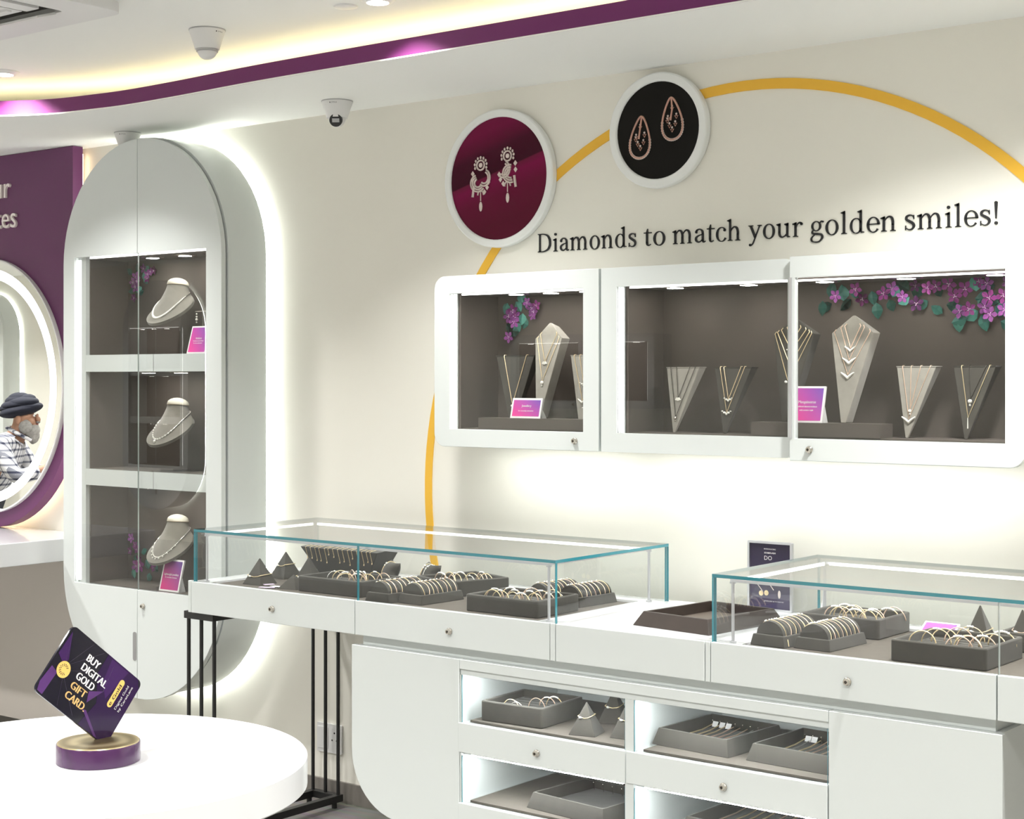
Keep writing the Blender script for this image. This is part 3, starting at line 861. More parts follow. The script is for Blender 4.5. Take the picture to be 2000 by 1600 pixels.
b = NB(); prism(b, rrect(-3.606, -2.930, CZ0+.003, CZ1-.003, .045, 8, (1, 0, 0, 1)), [[(-3.527, 1.428), (-3.527, 1.896), (-2.986, 1.896), (-2.986, 1.428)]], 4.189, 4.41); obj('carcass', b, WHITE, t, smooth=30)
bm = box_m(-3.516, -2.986, 4.396, 4.406, 1.428, 1.896); obj('back_board', bm, LINING, t)
bm = box_m(-3.5265, -3.516, 4.195, 4.396, 1.428, 1.896); obj('side_lining', bm, LINING, t)
bm = box_m(-2.992, -2.9865, 4.195, 4.396, 1.428, 1.896); obj('side_lining', bm, LINING, t)
bm = box_m(-3.516, -2.992, 4.195, 4.396, 1.8845, 1.8945); obj('ceiling_lining', bm, LINING, t)
bm = box_m(-3.516, -2.992, 4.195, 4.396, 1.4285, 1.433); obj('shelf_lining', bm, LINING, t)
bm = box_m(-3.538, -3.531, 4.180, 4.188, 1.436, 1.882); obj('led_strip', bm, LED, t)
bm = box_m(-3.50, -2.992, 4.180, 4.188, 1.881, 1.886); obj('led_strip', bm, LED, t)
for x in (-3.325, -3.181, -3.035): puck(t, x, 4.255, 1.8845)
bm = box_m(-3.48, -2.98, 4.19, 4.26, 1.4335, 1.470)
for v in bm.verts:
    if v.co.x < -3.4: v.co.x = -3.436
obj('display_riser', bm, LINING, t)
bm = box_m(-3.50, -2.95, 4.245, 4.285, 1.3715, 1.3738); obj('under_light', bm, LED_UNDER, t)

t = thing('wall_showcase', 'long white wall showcase with two sliding doors and a flower garland', 'display cabinet', (-2.24, WY, CZ0))
rcase = t
d1 = door_frame(t, -2.919, -2.246, 4.167, -2.860, -2.262, (0, .5, .5, 0))
bm = box_m(-2.860, -2.262, 4.172, 4.177, 1.431, 1.887); obj('glass_pane', bm, GLASS_DK, d1)
# right door slides in front and carries the glass up to its left edge
b = NB(); prism(b, rrect(-2.243, -1.553, CZ0-.006, CZ1+.004, .045, 8, (0, 1, 1, 0)), [[(-2.226, 1.429), (-2.226, 1.890), (-1.609, 1.890), (-1.609, 1.429)]], 4.145, 4.164)
d2 = obj('door', b, WHITE, t, smooth=30, bevel=.0015)
bm = box_m(-2.236, -1.609, 4.150, 4.155, 1.429, 1.890); obj('glass_pane', bm, GLASS_DK, d2)
bm = box_m(-2.2445, -2.236, 4.142, 4.168, 1.429, 1.890); obj('glass_edge_strip', bm, ALU, d2)
lock(d2, -2.180, 4.145, 1.398)
b = NB(); prism(b, rrect(-2.917, -1.557, CZ0+.003, CZ1-.003, .045, 8, (0, 1, 1, 0)), [[(-2.845, 1.428), (-2.845, 1.896), (-1.605, 1.896), (-1.605, 1.428)]], 4.189, 4.41); obj('carcass', b, WHITE, t, smooth=30)
bm = box_m(-2.834, -1.605, 4.396, 4.406, 1.428, 1.896); obj('back_board', bm, LINING, t)
bm = box_m(-2.8445, -2.834, 4.195, 4.396, 1.428, 1.896); obj('side_lining', bm, LINING, t)
bm = box_m(-1.612, -1.6055, 4.195, 4.396, 1.428, 1.896); obj('side_lining', bm, LINING, t)
bm = box_m(-2.834, -1.612, 4.195, 4.396, 1.8845, 1.8945); obj('ceiling_lining', bm, LINING, t)
bm = box_m(-2.834, -1.612, 4.195, 4.396, 1.4285, 1.433); obj('shelf_lining', bm, LINING, t)
bm = box_m(-2.856, -2.849, 4.180, 4.188, 1.436, 1.882); obj('led_strip', bm, LED, t)
bm = box_m(-2.82, -1.612, 4.180, 4.188, 1.881, 1.886); obj('led_strip', bm, LED, t)
for x in (-2.700, -2.440, -2.188, -1.936, -1.676): puck(t, x, 4.255, 1.8845)
bm = box_m(-2.396, -1.984, 4.19, 4.27, 1.4335, 1.473); obj('display_riser', bm, LINING, t)
bm = box_m(-2.86, -1.62, 4.245, 4.285, 1.3715, 1.3738); obj('under_light', bm, LED_UNDER, t)

# paper flower garlands
rnd = random.Random(3)
fl, lv = [], []
for (x, z) in ((-2.215,1.850),(-2.150,1.868),(-2.130,1.838),(-2.060,1.852),(-2.035,1.866),(-2.005,1.842),(-1.965,1.872),(-1.960,1.820),(-1.925,1.864),(-1.900,1.868),(-1.860,1.872),(-1.845,1.838),(-1.815,1.858),(-1.830,1.795),(-1.800,1.800),(-1.775,1.878),(-1.750,1.870),(-1.745,1.830),(-1.755,1.805),(-1.705,1.835),(-1.740,1.785),(-1.690,1.872),(-1.672,1.868),(-1.700,1.795),(-1.665,1.815),(-1.640,1.845),(-1.665,1.790),(-1.635,1.775)):
    fl.append((x, z - .004, rnd.uniform(.016, .021)))
for (x, z) in ((-2.262,1.838),(-2.240,1.846),(-2.235,1.828),(-2.195,1.835),(-2.175,1.860),(-2.170,1.840),(-2.105,1.862),(-2.090,1.828),(-2.085,1.860),(-2.050,1.835),(-2.020,1.875),(-1.985,1.840),(-1.985,1.860),(-1.945,1.845),(-1.930,1.828),(-1.890,1.838),(-1.880,1.870),(-1.875,1.815),(-1.885,1.790),(-1.865,1.800),(-1.840,1.780),(-1.810,1.775),(-1.790,1.830),(-1.785,1.850),(-1.780,1.795),(-1.770,1.785),(-1.755,1.850),(-1.730,1.865),(-1.720,1.815),(-1.720,1.775),(-1.715,1.765),(-1.690,1.770),(-1.685,1.845),(-1.670,1.765),(-1.650,1.760),(-1.645,1.745),(-1.640,1.870),(-1.655,1.88),(-1.632,1.80),(-1.665,1.75)):
    lv.append((x, z - .004, rnd.uniform(.030, .042)))
garland('long magenta and teal paper flower garland along the top right of the long wall showcase', 4.394, fl, lv, 1)
garland('small L shaped paper flower garland in the upper part of the smaller wall showcase', 4.394,
  [(-3.435,1.832,.021),(-3.450,1.815,.020),(-3.425,1.815,.021),(-3.43,1.795,.019),(-3.375,1.860,.017),(-3.355,1.840,.017),(-3.345,1.828,.016),(-3.335,1.850,.016),(-3.352,1.815,.014),(-3.455,1.744,.018)],
  [(-3.475,1.845,.035),(-3.465,1.862,.034),(-3.43,1.866,.035),(-3.40,1.848,.034),(-3.40,1.825,.034),(-3.385,1.808,.034),(-3.365,1.86,.03),(-3.475,1.79,.032),(-3.46,1.775,.034),(-3.44,1.765,.034),(-3.45,1.758,.03),(-3.405,1.86,.034)], 2)
garland('small paper flower garland in the top compartment of the tall showcase', 4.382,
  [(-5.44,2.025,.022),(-5.455,2.005,.02),(-5.43,2.01,.021),(-5.435,1.985,.02),(-5.38,2.06,.018),(-5.355,2.035,.018),(-5.345,2.045,.016),(-5.325,2.05,.016),(-5.36,2.018,.016),(-5.445,1.94,.016)],
  [(-5.475,2.04,.034),(-5.455,2.055,.034),(-5.42,2.052,.034),(-5.40,2.03,.034),(-5.39,2.01,.034),(-5.37,2.05,.03),(-5.465,1.975,.034),(-5.445,1.965,.034),(-5.43,1.955,.03)], 3)
garland('small paper flower garland in the bottom compartment of the tall showcase', 4.382,
  [(-5.468,.93,.019),(-5.44,.90,.018),(-5.43,.885,.016),(-5.475,.875,.017),(-5.42,.835,.024),(-5.405,.82,.026),(-5.435,.815,.024),(-5.32,.835,.018),(-5.325,.815,.016)],
  [(-5.46,.915,.03),(-5.445,.88,.03),(-5.45,.862,.036),(-5.42,.868,.034),(-5.47,.80,.036),(-5.44,.79,.034),(-5.37,.805,.036),(-5.345,.82,.034),(-5.355,.79,.034),(-5.335,.80,.03)], 4)

# ------------------------------------------------------------------ necklace stands
def lerp(a, b, t): return tuple(p + (q-p)*t for p, q in zip(a, b))
def wedge_stand(label, x0, x1, zt, ztip, xt=None, ytop=4.288, ytip=4.255, dep=.040, m=SUEDE_L):
    """upside-down pyramid with a leaning front face; returns a function onto that face"""
    xt = xt if xt is not None else (x0+x1)/2
    t = thing('necklace_stand', label, 'jewellery stand', (xt, ytip, ztip))
    b = NB()
    e = .004
    hexa(b, [(xt-e, ytip, ztip), (xt+e, ytip, ztip), (xt+e, ytip+e*2, ztip), (xt-e, ytip+e*2, ztip)], [(x0, ytop, zt), (x1, ytop, zt), (x1, ytop+dep, zt), (x0, ytop+dep, zt)])
    obj('body', b, m, t, bevel=.002)
    b = NB(); box(b, x0-.001, x1+.001, ytop-.001, ytop+dep+.001, zt, zt+.003); obj('top_edge', b, m, t)
    def face(u, v, off=.0025):   # u 0..1 left-right, v 1 top..0 tip
        a = lerp((x0, ytop, zt), (xt-e, ytip, ztip), 1-v); c = lerp((x1, ytop, zt), (xt+e, ytip, ztip), 1-v)
        p = lerp(a, c, u); return (p[0], p[1]-off, p[2])
    face.top = zt; face.tip = ztip
    return face
def bust_board(label, xc, hw, zs, za, ztip, ytop=4.285, ytip=4.245, dep=.045, m=SUEDE_L):
    t = thing('necklace_stand', label, 'jewellery stand', (xc, ytip, ztip))
    def fr(x, z, off=0):
        k = (z - ztip) / (za - ztip); return (x, ytip + (ytop-ytip)*k - off, z)
    e = .008
    F = [(xc-e, ztip), (xc+e, ztip), (xc+hw, zs), (xc+.004, za), (xc-.004, za), (xc-hw, zs)]
    b = NB()
    f = [b.verts.new(fr(x, z)) for x, z in F]; g = [b.verts.new((fr(x, z)[0], min(fr(x, z)[1] + dep, 4.39), z - (.012 if z > zs + .01 else 0))) for x, z in F]
    b.faces.new(f); b.faces.new(g[::-1])
    for i in range(6): b.faces.new((f[i], g[i], g[(i+1) % 6], f[(i+1) % 6]))
    obj('board', b, m, t, bevel=.002)
    return lambda u, z, off=.0025: fr(xc + u*hw, z, off)
def chain(label, pts, r=.0011, m=GOLD, pend='drop', pm=PEARL, group=None, beads=None, ps=1.0):
    p0 = pts[len(pts)//2]
    t = thing('necklace', label, 'necklace', p0, group=group)
    b = NB(); tube(b, pts, r, 6); obj('chain', b, m, t, smooth=60)
    if beads:
        b = NB()
        for i in range(beads[0]):
            k = i / (beads[0]-1); j = min(int(k*(len(pts)-1)), len(pts)-2); q = lerp(pts[j], pts[j+1], k*(len(pts)-1)-j)
            ball(b, (q[0], q[1]-.0005, q[2]), beads[1], 6)
        obj('beads', b, beads[2], t, smooth=60)
    lo = min(pts, key=lambda p: p[2]); b = NB()
    x, y, z = lo; y -= .002
    if pend == 'drop':
        ball(b, (x, y, z-.004*ps), .0048*ps, 10); ball(b, (x, y, z-.012*ps), .0026*ps, 8)
    elif pend == 'vee':
        for s in (-1, 1): tube(b, [(x, y, z-.008*ps), (x+s*.008*ps, y, z-.001*ps), (x+s*.017*ps, y, z+.005*ps)], [.0032*ps, .003*ps, .0016*ps], 6)
        ball(b, (x, y, z-.007*ps), .004*ps, 8)
    elif pend == 'wings':
        for s in (-1, 1):
            ball(b, (x+s*.006*ps, y, z), .0038*ps, 8, (1.3, .6, .8)); ball(b, (x+s*.013*ps, y, z+.004*ps), .0025*ps, 8, (1.4, .6, .8))
        ball(b, (x, y, z-.004*ps), .0032*ps, 8)
    elif pend == 'fan':
        for k in range(-2, 3): tube(b, [(x+k*.002*ps, y, z+.002), (x+k*.0042*ps, y, z-.008*ps+abs(k)*.0012)], [.0016*ps, .0022*ps], 6)
    elif pend == 'bow':
        for s in (-1, 1): ball(b, (x+s*.0055*ps, y, z-.001), .004*ps, 8, (1.2, .6, .9))
    elif pend == 'bar':
        tube(b, [(x, y, z), (x, y, z-.03*ps)], [.0012, .002], 6)
    obj('pendant', b, pm, t, smooth=60)
    return t
def vee(face, u0, u1, v0, vb, n=8, ub=None):
    """chain over the stand's face from two points on its top edge down to a low point"""
    ub = ub if ub is not None else (u0+u1)/2
    L = []
    for i in range(n+1):
        k = i/n; L.append((u0 + (ub-u0)*k*1.0, v0 + (vb-v0)*(k**.92)))
    Rr = []
    for i in range(n+1):
        k = 1 - i/n; Rr.append((u1 + (ub-u1)*k, v0 + (vb-v0)*(k**.92)))
    return L + Rr[1:]
def wedge_necklace(label, face, xa, xb, vb, **kw):
    """xa, xb: fractions of the top edge, vb: height fraction of the low point; straight world lines on the face"""
    A = face(xa, 1); B = face(xb, 1); Lp = face(.5, vb)
    pts = [lerp(A, Lp, i/8) for i in range(8)] + [Lp] + [lerp(Lp, B, i/8) for i in range(1, 9)]
    pts = [(A[0], A[1]+.012, A[2]+.0045), (A[0], A[1]+.002, A[2]+.004)] + pts + [(B[0], B[1]+.002, B[2]+.004), (B[0], B[1]+.012, B[2]+.0045)]
    return chain(label, pts, **kw)
def board_necklace(label, f, u, za, zl, ztop_=None, **kw):
    A = f(-u, za); B = f(u, za); Lp = f(0, zl)
    n = 8
    pts = [lerp(A, Lp, i/n) for i in range(n)] + [Lp] + [lerp(Lp, B, i/n) for i in range(1, n+1)]
    pts = [(A[0]+.004, A[1]+.004, A[2]+.006)] + pts + [(B[0]-.004, B[1]+.004, B[2]+.006)]
    return chain(label, pts, **kw)

f = wedge_stand('grey inverted triangle stand with one fine chain, leftmost in the smaller wall showcase', -3.437, -3.275, 1.676, 1.4335, xt=-3.345, m=SUEDE_D)
wedge_necklace('fine gold chain with a round drop on the leftmost stand of the smaller wall showcase', f, .22, .80, .33, pend='drop')
f = bust_board('tall pointed grey bust stand with two necklaces in the smaller wall showcase', -3.205, .055, 1.733, 1.785, 1.474, ytip=4.215)
board_necklace('shorter gold necklace with fan pendant on the tall bust stand of the smaller wall showcase', f, .62, 1.748, 1.655, pend='fan')
board_necklace('longer gold necklace on the tall bust stand of the smaller wall showcase', f, .82, 1.735, 1.592, pend='drop', ps=1.2)
f = wedge_stand('light grey inverted triangle stand half hidden by the right frame of the smaller wall showcase', -3.125, -2.998, 1.675, 1.4335, xt=-3.062)
wedge_necklace('upper necklace on the half hidden stand of the smaller wall showcase', f, .3, .95, .62, pend='wings')
wedge_necklace('lower necklace with a wing pendant on the half hidden stand of the smaller wall showcase', f, .12, .98, .40, pend='vee')
f = wedge_stand('grey inverted triangle stand with dark bead necklaces, leftmost in the long showcase', -2.753, -2.633, 1.634, 1.4335, xt=-2.705)
wedge_necklace('short dark bead necklace with a fan pendant in the long wall showcase', f, .32, .72, .53, pend='fan', m=METAL_D, beads=(26, .0014, METAL_D))
wedge_necklace('long dark bead necklace with a round pendant in the long wall showcase', f, .14, .88, .24, pend='drop', m=METAL_D, beads=(40, .0014, METAL_D), pm=METAL)
f = wedge_stand('grey inverted triangle stand with two gold chains, second in the long showcase', -2.578, -2.450, 1.633, 1.4335, xt=-2.525, m=SUEDE_D)
wedge_necklace('short gold chain with a wing pendant on the second stand of the long wall showcase', f, .26, .72, .52, pend='wings')
wedge_necklace('long gold chain with twin stones on the second stand of the long wall showcase', f, .16, .82, .32, pend='wings', ps=1.1)
f = bust_board('dark pointed bust stand with four gold necklaces behind the sliding door joint', -2.300, .066, 1.732, 1.780, 1.474, ytip=4.215, m=SUEDE_D)
board_necklace('shortest gold necklace on the dark bust stand by the door joint', f, .35, 1.752, 1.712, pend='bow')
board_necklace('second gold necklace on the dark bust stand by the door joint', f, .62, 1.745, 1.682, pend='wings')
board_necklace('third gold necklace on the dark bust stand by the door joint', f, .80, 1.738, 1.640, pend='drop')
board_necklace('longest gold necklace with a bow pendant on the dark bust stand by the door joint', f, .92, 1.734, 1.592, pend='bow', ps=1.1)
f = bust_board('light pointed bust stand with three winged necklaces', -2.110, .066, 1.732, 1.783, 1.474, ytip=4.215)
board_necklace('shortest rose bead necklace with a white wing pendant on the light bust stand', f, .38, 1.752, 1.688, m=ROSE, pend='vee', beads=(24, .0014, ROSE))
board_necklace('middle rose bead necklace with a white wing pendant on the light bust stand', f, .56, 1.748, 1.654, m=ROSE, pend='vee', ps=1.25, beads=(30, .0014, ROSE))
board_necklace('longest rose bead necklace with a white wing pendant on the light bust stand', f, .86, 1.736, 1.612, m=ROSE, pend='vee', ps=1.2, beads=(36, .0014, ROSE))
f = wedge_stand('light grey inverted triangle stand with two necklaces under the garland of the long wall showcase', -1.980, -1.862, 1.633, 1.4335, xt=-1.935)
wedge_necklace('short fine necklace with a small stone on the stand under the garland', f, .38, .62, .40, m=ROSE, pend='drop')
wedge_necklace('long necklace with a wide wing pendant on the stand under the garland', f, .16, .86, .27, m=ROSE, pend='vee', ps=1.2)
f = wedge_stand('grey inverted triangle stand with a lariat necklace, rightmost in the long wall showcase', -1.811, -1.690, 1.633, 1.4335, xt=-1.762, m=SUEDE_D)
wedge_necklace('short bead necklace with a round flower pendant on the rightmost stand', f, .38, .78, .55, m=METAL_D, pend='drop', ps=1.3)
wedge_necklace('long gold lariat necklace with a hanging bar on the rightmost stand', f, .2, .86, .30, pend='bar')

# ------------------------------------------------------------------ neck busts in the tall showcase
def neck_bust(label, x, y, z, zfloor, style, nlabel):
    """z: top of the neck; the bib slopes down towards the front"""
    t = thing('neck_bust', label, 'jewellery bust', (x, y, zfloor))
    SL = R(35)
    def surf(tt, ph, off=0):
        k = tt ** 1.7
        c = Vector((0, -.025*k - .015*tt, -.03 - .098*tt + .0*k))
        rx = .041 + .062*k; ry = .043 + .060*k
        sl = R(-6) + (SL - R(-6)) * min(1, tt*1.15)
        px, py = (rx+off)*math.sin(ph), -(ry+off)*math.cos(ph)          # ph 0 = front
        if tt > .6: py *= 1 + .12*(tt-.6) * math.cos(ph)
        return Vector((x + c.x + px, y + c.y + py*math.cos(sl), z + c.z + py*math.sin(sl) + off*.3))
    b = NB(); N = 36; rings = []
    T_ = [0, .1, .22, .36, .5, .64, .78, .9, 1]
    for tt in T_: rings.append([b.verts.new(surf(tt, 2*PI*i/N)) for i in range(N)])
    low = [b.verts.new(v.co + Vector((0, .006, -.010))) for v in rings[-1]]
    rings.append(low)
    for a, c in zip(rings, rings[1:]):
        for i in range(N): b.faces.new((a[i], a[(i+1) % N], c[(i+1) % N], c[i]))
    b.faces.new(low); b.faces.new(rings[0][::-1])
    obj('bib', b, SUEDE_M, t, smooth=50)
    b = NB()
    top = [surf(0, 2*PI*i/N, .001) for i in range(N)]
    cen = sum(top, Vector()) / N
    R_ = [[b.verts.new(p + Vector((0, 0, -.004))) for p in top]]
    for k, h in ((1.02, .002), (.93, .012), (.7, .020), (.4, .025), (.12, .027)):
        R_.append([b.verts.new(cen + (p - cen)*k + Vector((0, 0, h))) for p in top])
    for a, c in zip(R_, R_[1:]):
        for i in range(N): b.faces.new((a[i], a[(i+1) % N], c[(i+1) % N], c[i]))
    b.faces.new(R_[-1]); b.faces.new(R_[0][::-1])
    obj('neck_cap', b, mat('ivory_neck_cap', (.62, .60, .52), .6) if 'ivory_neck_cap' not in MATS else MATS['ivory_neck_cap'], t, smooth=60)
    b = NB(); tube(b, [surf(.02, 2*PI*i/N, .0015) for i in range(N)], .0018, 6, closed=True); obj('neck_piping', b, mat('tan_piping', (.35, .30, .22), .6) if 'tan_piping' not in MATS else MATS['tan_piping'], t)
    b = NB(); cyl(b, (x, y+.012, z-.125), (x, y+.012, zfloor+.004), .004, 10); cyl(b, (x, y+.012, zfloor+.004), (x, y+.012, zfloor), .03, 24)
    obj('acrylic_stem', b, GLASS, t)
    # necklace wraps the bib: high behind, low in front
    def loop(i, n, lo=.86, hi=.42, off=.003, pw=2.2):
        ph = 2*PI*i/n
        k = ((1 + math.cos(ph))/2) ** pw
        return surf(hi + (lo-hi)*k, ph*.94 if False else ph, off)
    n = neck = thing('necklace', nlabel, 'necklace', tuple(surf(.86, 0)))
    M = 96
    pts = [loop(i, M) for i in range(M)]
    b = NB(); tube(b, pts, .0014, 6, closed=True); obj('chain', b, SILVER, n, smooth=60)
    b = NB()
    for i in range(M):
        ph = 2*PI*i/M; fr_ = max(0, math.cos(ph))
        if style == 'collar':
            if fr_ > .0: ball(b, pts[i], .0022 + .0030*fr_, 7)
        elif style == 'pendant':
            ball(b, pts[i], .0018 + .0022*fr_*(i % 2), 7)
        else:
            ball(b, pts[i], .0017 + .001*fr_, 6)
            if fr_ > .55 and i % 3 == 0: ball(b, pts[i] + Vector((0, -.006, -.006)), .0034, 7, (1, 1, 1.3))
    obj('stones', b, PEARL, n, smooth=60)
    if style == 'pendant':
        b = NB(); p = loop(0, M) + Vector((0, -.010, -.008)); ball(b, p, .0065, 10, (1, .8, 1.1)); obj('pendant', b, PEARL, n, smooth=60)
for z, zf, stl, l1, l2 in (
  (2.010, 1.698, 'collar', 'grey neck bust with an ivory cap in the top compartment of the tall showcase', 'pointed white stone collar on the bust in the top compartment of the tall showcase'),
  (1.526, 1.229, 'pendant', 'grey neck bust with an ivory cap in the middle compartment of the tall showcase', 'white stone necklace with one round pendant on the middle compartment bust'),
  (1.056, .757, 'fringe', 'grey neck bust with an ivory cap in the bottom compartment of the tall showcase', 'fringed white stone necklace on the bust in the bottom compartment')):
    neck_bust(l1, -5.098, 4.305, z, zf, stl, l2)
# earring stand
t = thing('earring_stand', 'small wire T stand holding a pair of drop earrings in the top compartment', 'jewellery stand', (-4.93, 4.29, 1.698))
b = NB(); tube(b, [(-4.93, 4.29, 1.702), (-4.93, 4.29, 1.868)], .0012, 6); tube(b, [(-4.975, 4.29, 1.868), (-4.885, 4.29, 1.868)], .0016, 6); cyl(b, (-4.93, 4.29, 1.698), (-4.93, 4.29, 1.703), .022, 20)
obj('frame', b, METAL, t)
for x in (-4.965, -4.9):
    b = NB()
    for k, r in enumerate((.0035, .0042, .0055, .0035)): ball(b, (x, 4.287, 1.858 - k*.011), r, 8)
    lone('earring', b, PEARL, 'white drop earring hanging from the wire T stand in the tall showcase', 'earring', (x, 4.287, 1.86), group='drop earrings on the wire stand', smooth=60)

# ------------------------------------------------------------------ little price cards
CARD_L = gradient_mat('pink_violet_card', (.80, .05, .33), (.20, .07, .45), (.62, 0, .55), -.12)
CARD_D = gradient_mat('magenta_purple_card', (.62, .01, .20), (.12, .05, .26), (.55, 0, .65), -.12)
def price_card(label, xc, y, z, w_, h, lean, lines, m=CARD_L, yaw=0, acr=True):
    """upright card leaning back on a clear block; lines: (text, height fraction, size, width)"""
    t = thing('price_card', label, 'sign', (xc, y, z), rz=yaw)
    ln = R(lean)
    def mp(u, v, w): return Vector((u, v*math.sin(ln) - w*math.cos(ln), v*math.cos(ln) + w*math.sin(ln)))
    def slab(b, u0, u1, v0, v1, w0, w1):
        hexa(b, [mp(u0, v0, w1), mp(u1, v0, w1), mp(u1, v0, w0), mp(u0, v0, w0)], [mp(u0, v1, w1), mp(u1, v1, w1), mp(u1, v1, w0), mp(u0, v1, w0)])
    b = NB(); slab(b, -w_/2, w_/2, 0, h, 0, .002); obj('card_border', b, WHITE_INK, t, world=False)
    b = NB(); e = .055*max(w_, h); slab(b, -w_/2+e, w_/2-e, e, h-e, .002, .0026); obj('card_print', b, m, t, world=False)
    b = NB(); slab(b, -w_/2, w_/2, 0, h, -.0045, -.0005)
    hexa(b, [(w_/2-.03, .01, 0), (w_/2, .01, 0), (w_/2, .035, 0), (w_/2-.03, .035, 0)], [mp(w_/2-.03, h*.45, -.0055), mp(w_/2, h*.45, -.0055), mp(w_/2, h*.45, -.006), mp(w_/2-.03, h*.45, -.006)])
    obj('acrylic_support', b, PLASTIC if acr else GLASS, t, world=False)
    b = NB()
    for s, v, sz, wd in lines:
        add_text(b, s, mp, 0, v*h, sz, wd, 'c', .0031, bold=.0002)
    obj('lettering', b, WHITE_INK, t, world=False)
    return t
price_card('landscape pink and violet price card in the smaller wall showcase', -3.243, 4.197, 1.470, .124, .068, 14, (('Jewellery', .56, .008, .040), ('for everyday moments', .34, .0045, .062)))
price_card('portrait pink and violet price card by the door joint of the long wall showcase', -2.222, 4.199, 1.473, .108, .108, 14, (('Mangalsutras', .53, .0085, .056), ('Traditional diamond necklaces', .42, .0048, .066), ('with modern style', .32, .0048, .045)))
price_card('portrait pink price card at the right edge of the top compartment of the tall showcase', -4.862, 4.195, 1.698, .108, .112, 16, (('Necklaces', .52, .0085, .034), ('Traditional jewellery', .44, .0045, .062), ('for the celebration', .36, .0045, .05)), m=CARD_L)
price_card('portrait magenta price card in the bottom compartment of the tall showcase', -5.027, 4.198, .757, .118, .128, 14, (('Lightweight jewellery', .50, .009, .086), ('for everyday moments', .42, .0048, .07)), m=CARD_D)
# ------------------------------------------------------------------ counters: white deck boxes with drawers and glass cases
DY0, DY1, DZ0, DZ1 = 3.712, 4.345, .792, .900
def panel_front(parent, x0, x1, z0=DZ0, z1=DZ1, y=DY0, name='drawer_front', lockx=None):
    b = NB(); box(b, x0+.0015, x1-.0015, y, y+.018, z0, z1)
    o = obj(name, b, WHITE, parent, bevel=.002)
    if lockx is not None: lock(o, lockx, y, .840)
    return o
def counter_body(parent, x0, x1, floor=None):
    """hollow white box; floor: (x0, x1, y0, y1) of the brown display floor"""
    b = NB()
    if floor:
        fx0, fx1, fy0, fy1 = floor
        ring = [(x0, DY0+.0185), (x1, DY0+.0185), (x1, DY1), (x0, DY1)]
        prism(b, ring, [[(fx0, fy0), (fx0, fy1), (fx1, fy1), (fx1, fy0)]], DZ1-.012, DZ1-.002, mp=lambda u, v, n: (u, v, n))
        box(b, x0, x1, DY0+.0185, DY1, DZ0+.001, DZ1-.0125)
        o = obj('deck', b, WHITE_TOP, parent)
        b = NB(); box(b, fx0+.0005, fx1-.0005, fy0+.0005, fy1-.0005, DZ1-.0123, DZ1-.0085); obj('felt_floor', b, FELT, parent)
    else:
        box(b, x0, x1, DY0+.0185, DY1, DZ0+.001, DZ1-.001)
        o = obj('deck', b, WHITE_TOP, parent, bevel=.0015)
    return o
FZ = DZ1 - .0085     # height of the felt display floor
GT = 1.081
def glass_case(parent, x0, x1, y0, y1, seams=(), right_end=True, seam_m=None):
    th = .009
    def pane(nm, bx, edge_axes):
        b = NB(); fs = box(b, *bx)
        b.normal_update()
        bmesh.ops.recalc_face_normals(b, faces=b.faces[:])
        for f in b.faces:
            ax = max(range(3), key=lambda k: abs(f.normal[k]))
            f.material_index = 1 if 'xyz'[ax] in edge_axes else 0
        return obj(nm, b, [GLASS, TEAL], parent)
    pane('top_glass', (x0, x1, y0, y1, GT-th, GT), 'xy')
    xs = [x0] + list(seams) + [x1]
    for a, c in zip(xs, xs[1:]):
        g = .0006
        fg = pane('front_glass', (a + (g if a != x0 else 0), c - (g if c != x1 else 0), y0, y0+th, DZ1-.001, GT-th-.0003), 'x')
        if seam_m:      # only the edges at the joint are polished clear
            fg.data.materials.append(seam_m)
            ox = root_loc(parent).x
            for p in fg.data.polygons:
                if p.material_index == 1 and any(abs(p.center.x + ox - q) < .002 for q in seams): p.material_index = 2
    pane('back_glass', (x0+th, x1-th, y1-th, y1, DZ1-.001, GT-th-.0003), 'x')
    pane('end_glass', (x0, x0+th-.0005, y0+th+.0005, y1, DZ1-.001, GT-th-.0003), 'y')
    if right_end: pane('end_glass', (x1-th+.0005, x1, y0+th+.0005, y1, DZ1-.001, GT-th-.0003), 'y')
def led_frame(parent, x0, x1, y0, y1, z=1.064):
    r = .0055
    b = NB()
    box(b, x0-r, x1+r, y0-r, y0+r, z-.004, z+.004); box(b, x0-r, x1+r, y1-r, y1+r, z-.003, z+.004)
    box(b, x0-r, x0+r, y0+r, y1-r, z-.003, z+.004); box(b, x1-r, x1+r, y0+r, y1-r, z-.003, z+.004)
    fr = obj('light_rail', b, ALU, parent)
    for bx in ((x0+.02, x1-.02, y1-r-.0045, y1-r, z-.005, z+.0035), (x0+r, x0+r+.0045, y0+.02, y1-.02, z-.005, z+.0035),
               (x0+.02, x1-.02, y0+r, y0+r+.003, z-.005, z+.002), (x1-r-.003, x1-r, y0+.02, y1-.02, z-.005, z+.002)):
        b = NB(); box(b, *bx); obj('led_strip', b, LED_SOFT, fr)
    for px, py in ((x0, y0), (x1, y0), (x0, y1), (x1, y1)):
        b = NB(); cyl(b, (px, py, DZ1-.002), (px, py, z-.004), .0042, 12); cyl(b, (px, py, DZ1-.002), (px, py, DZ1+.003), .009, 16); cyl(b, (px, py, z-.008), (px, py, z-.003), .0085, 16)
        obj('rail_post', b, ALU, parent, smooth=40)

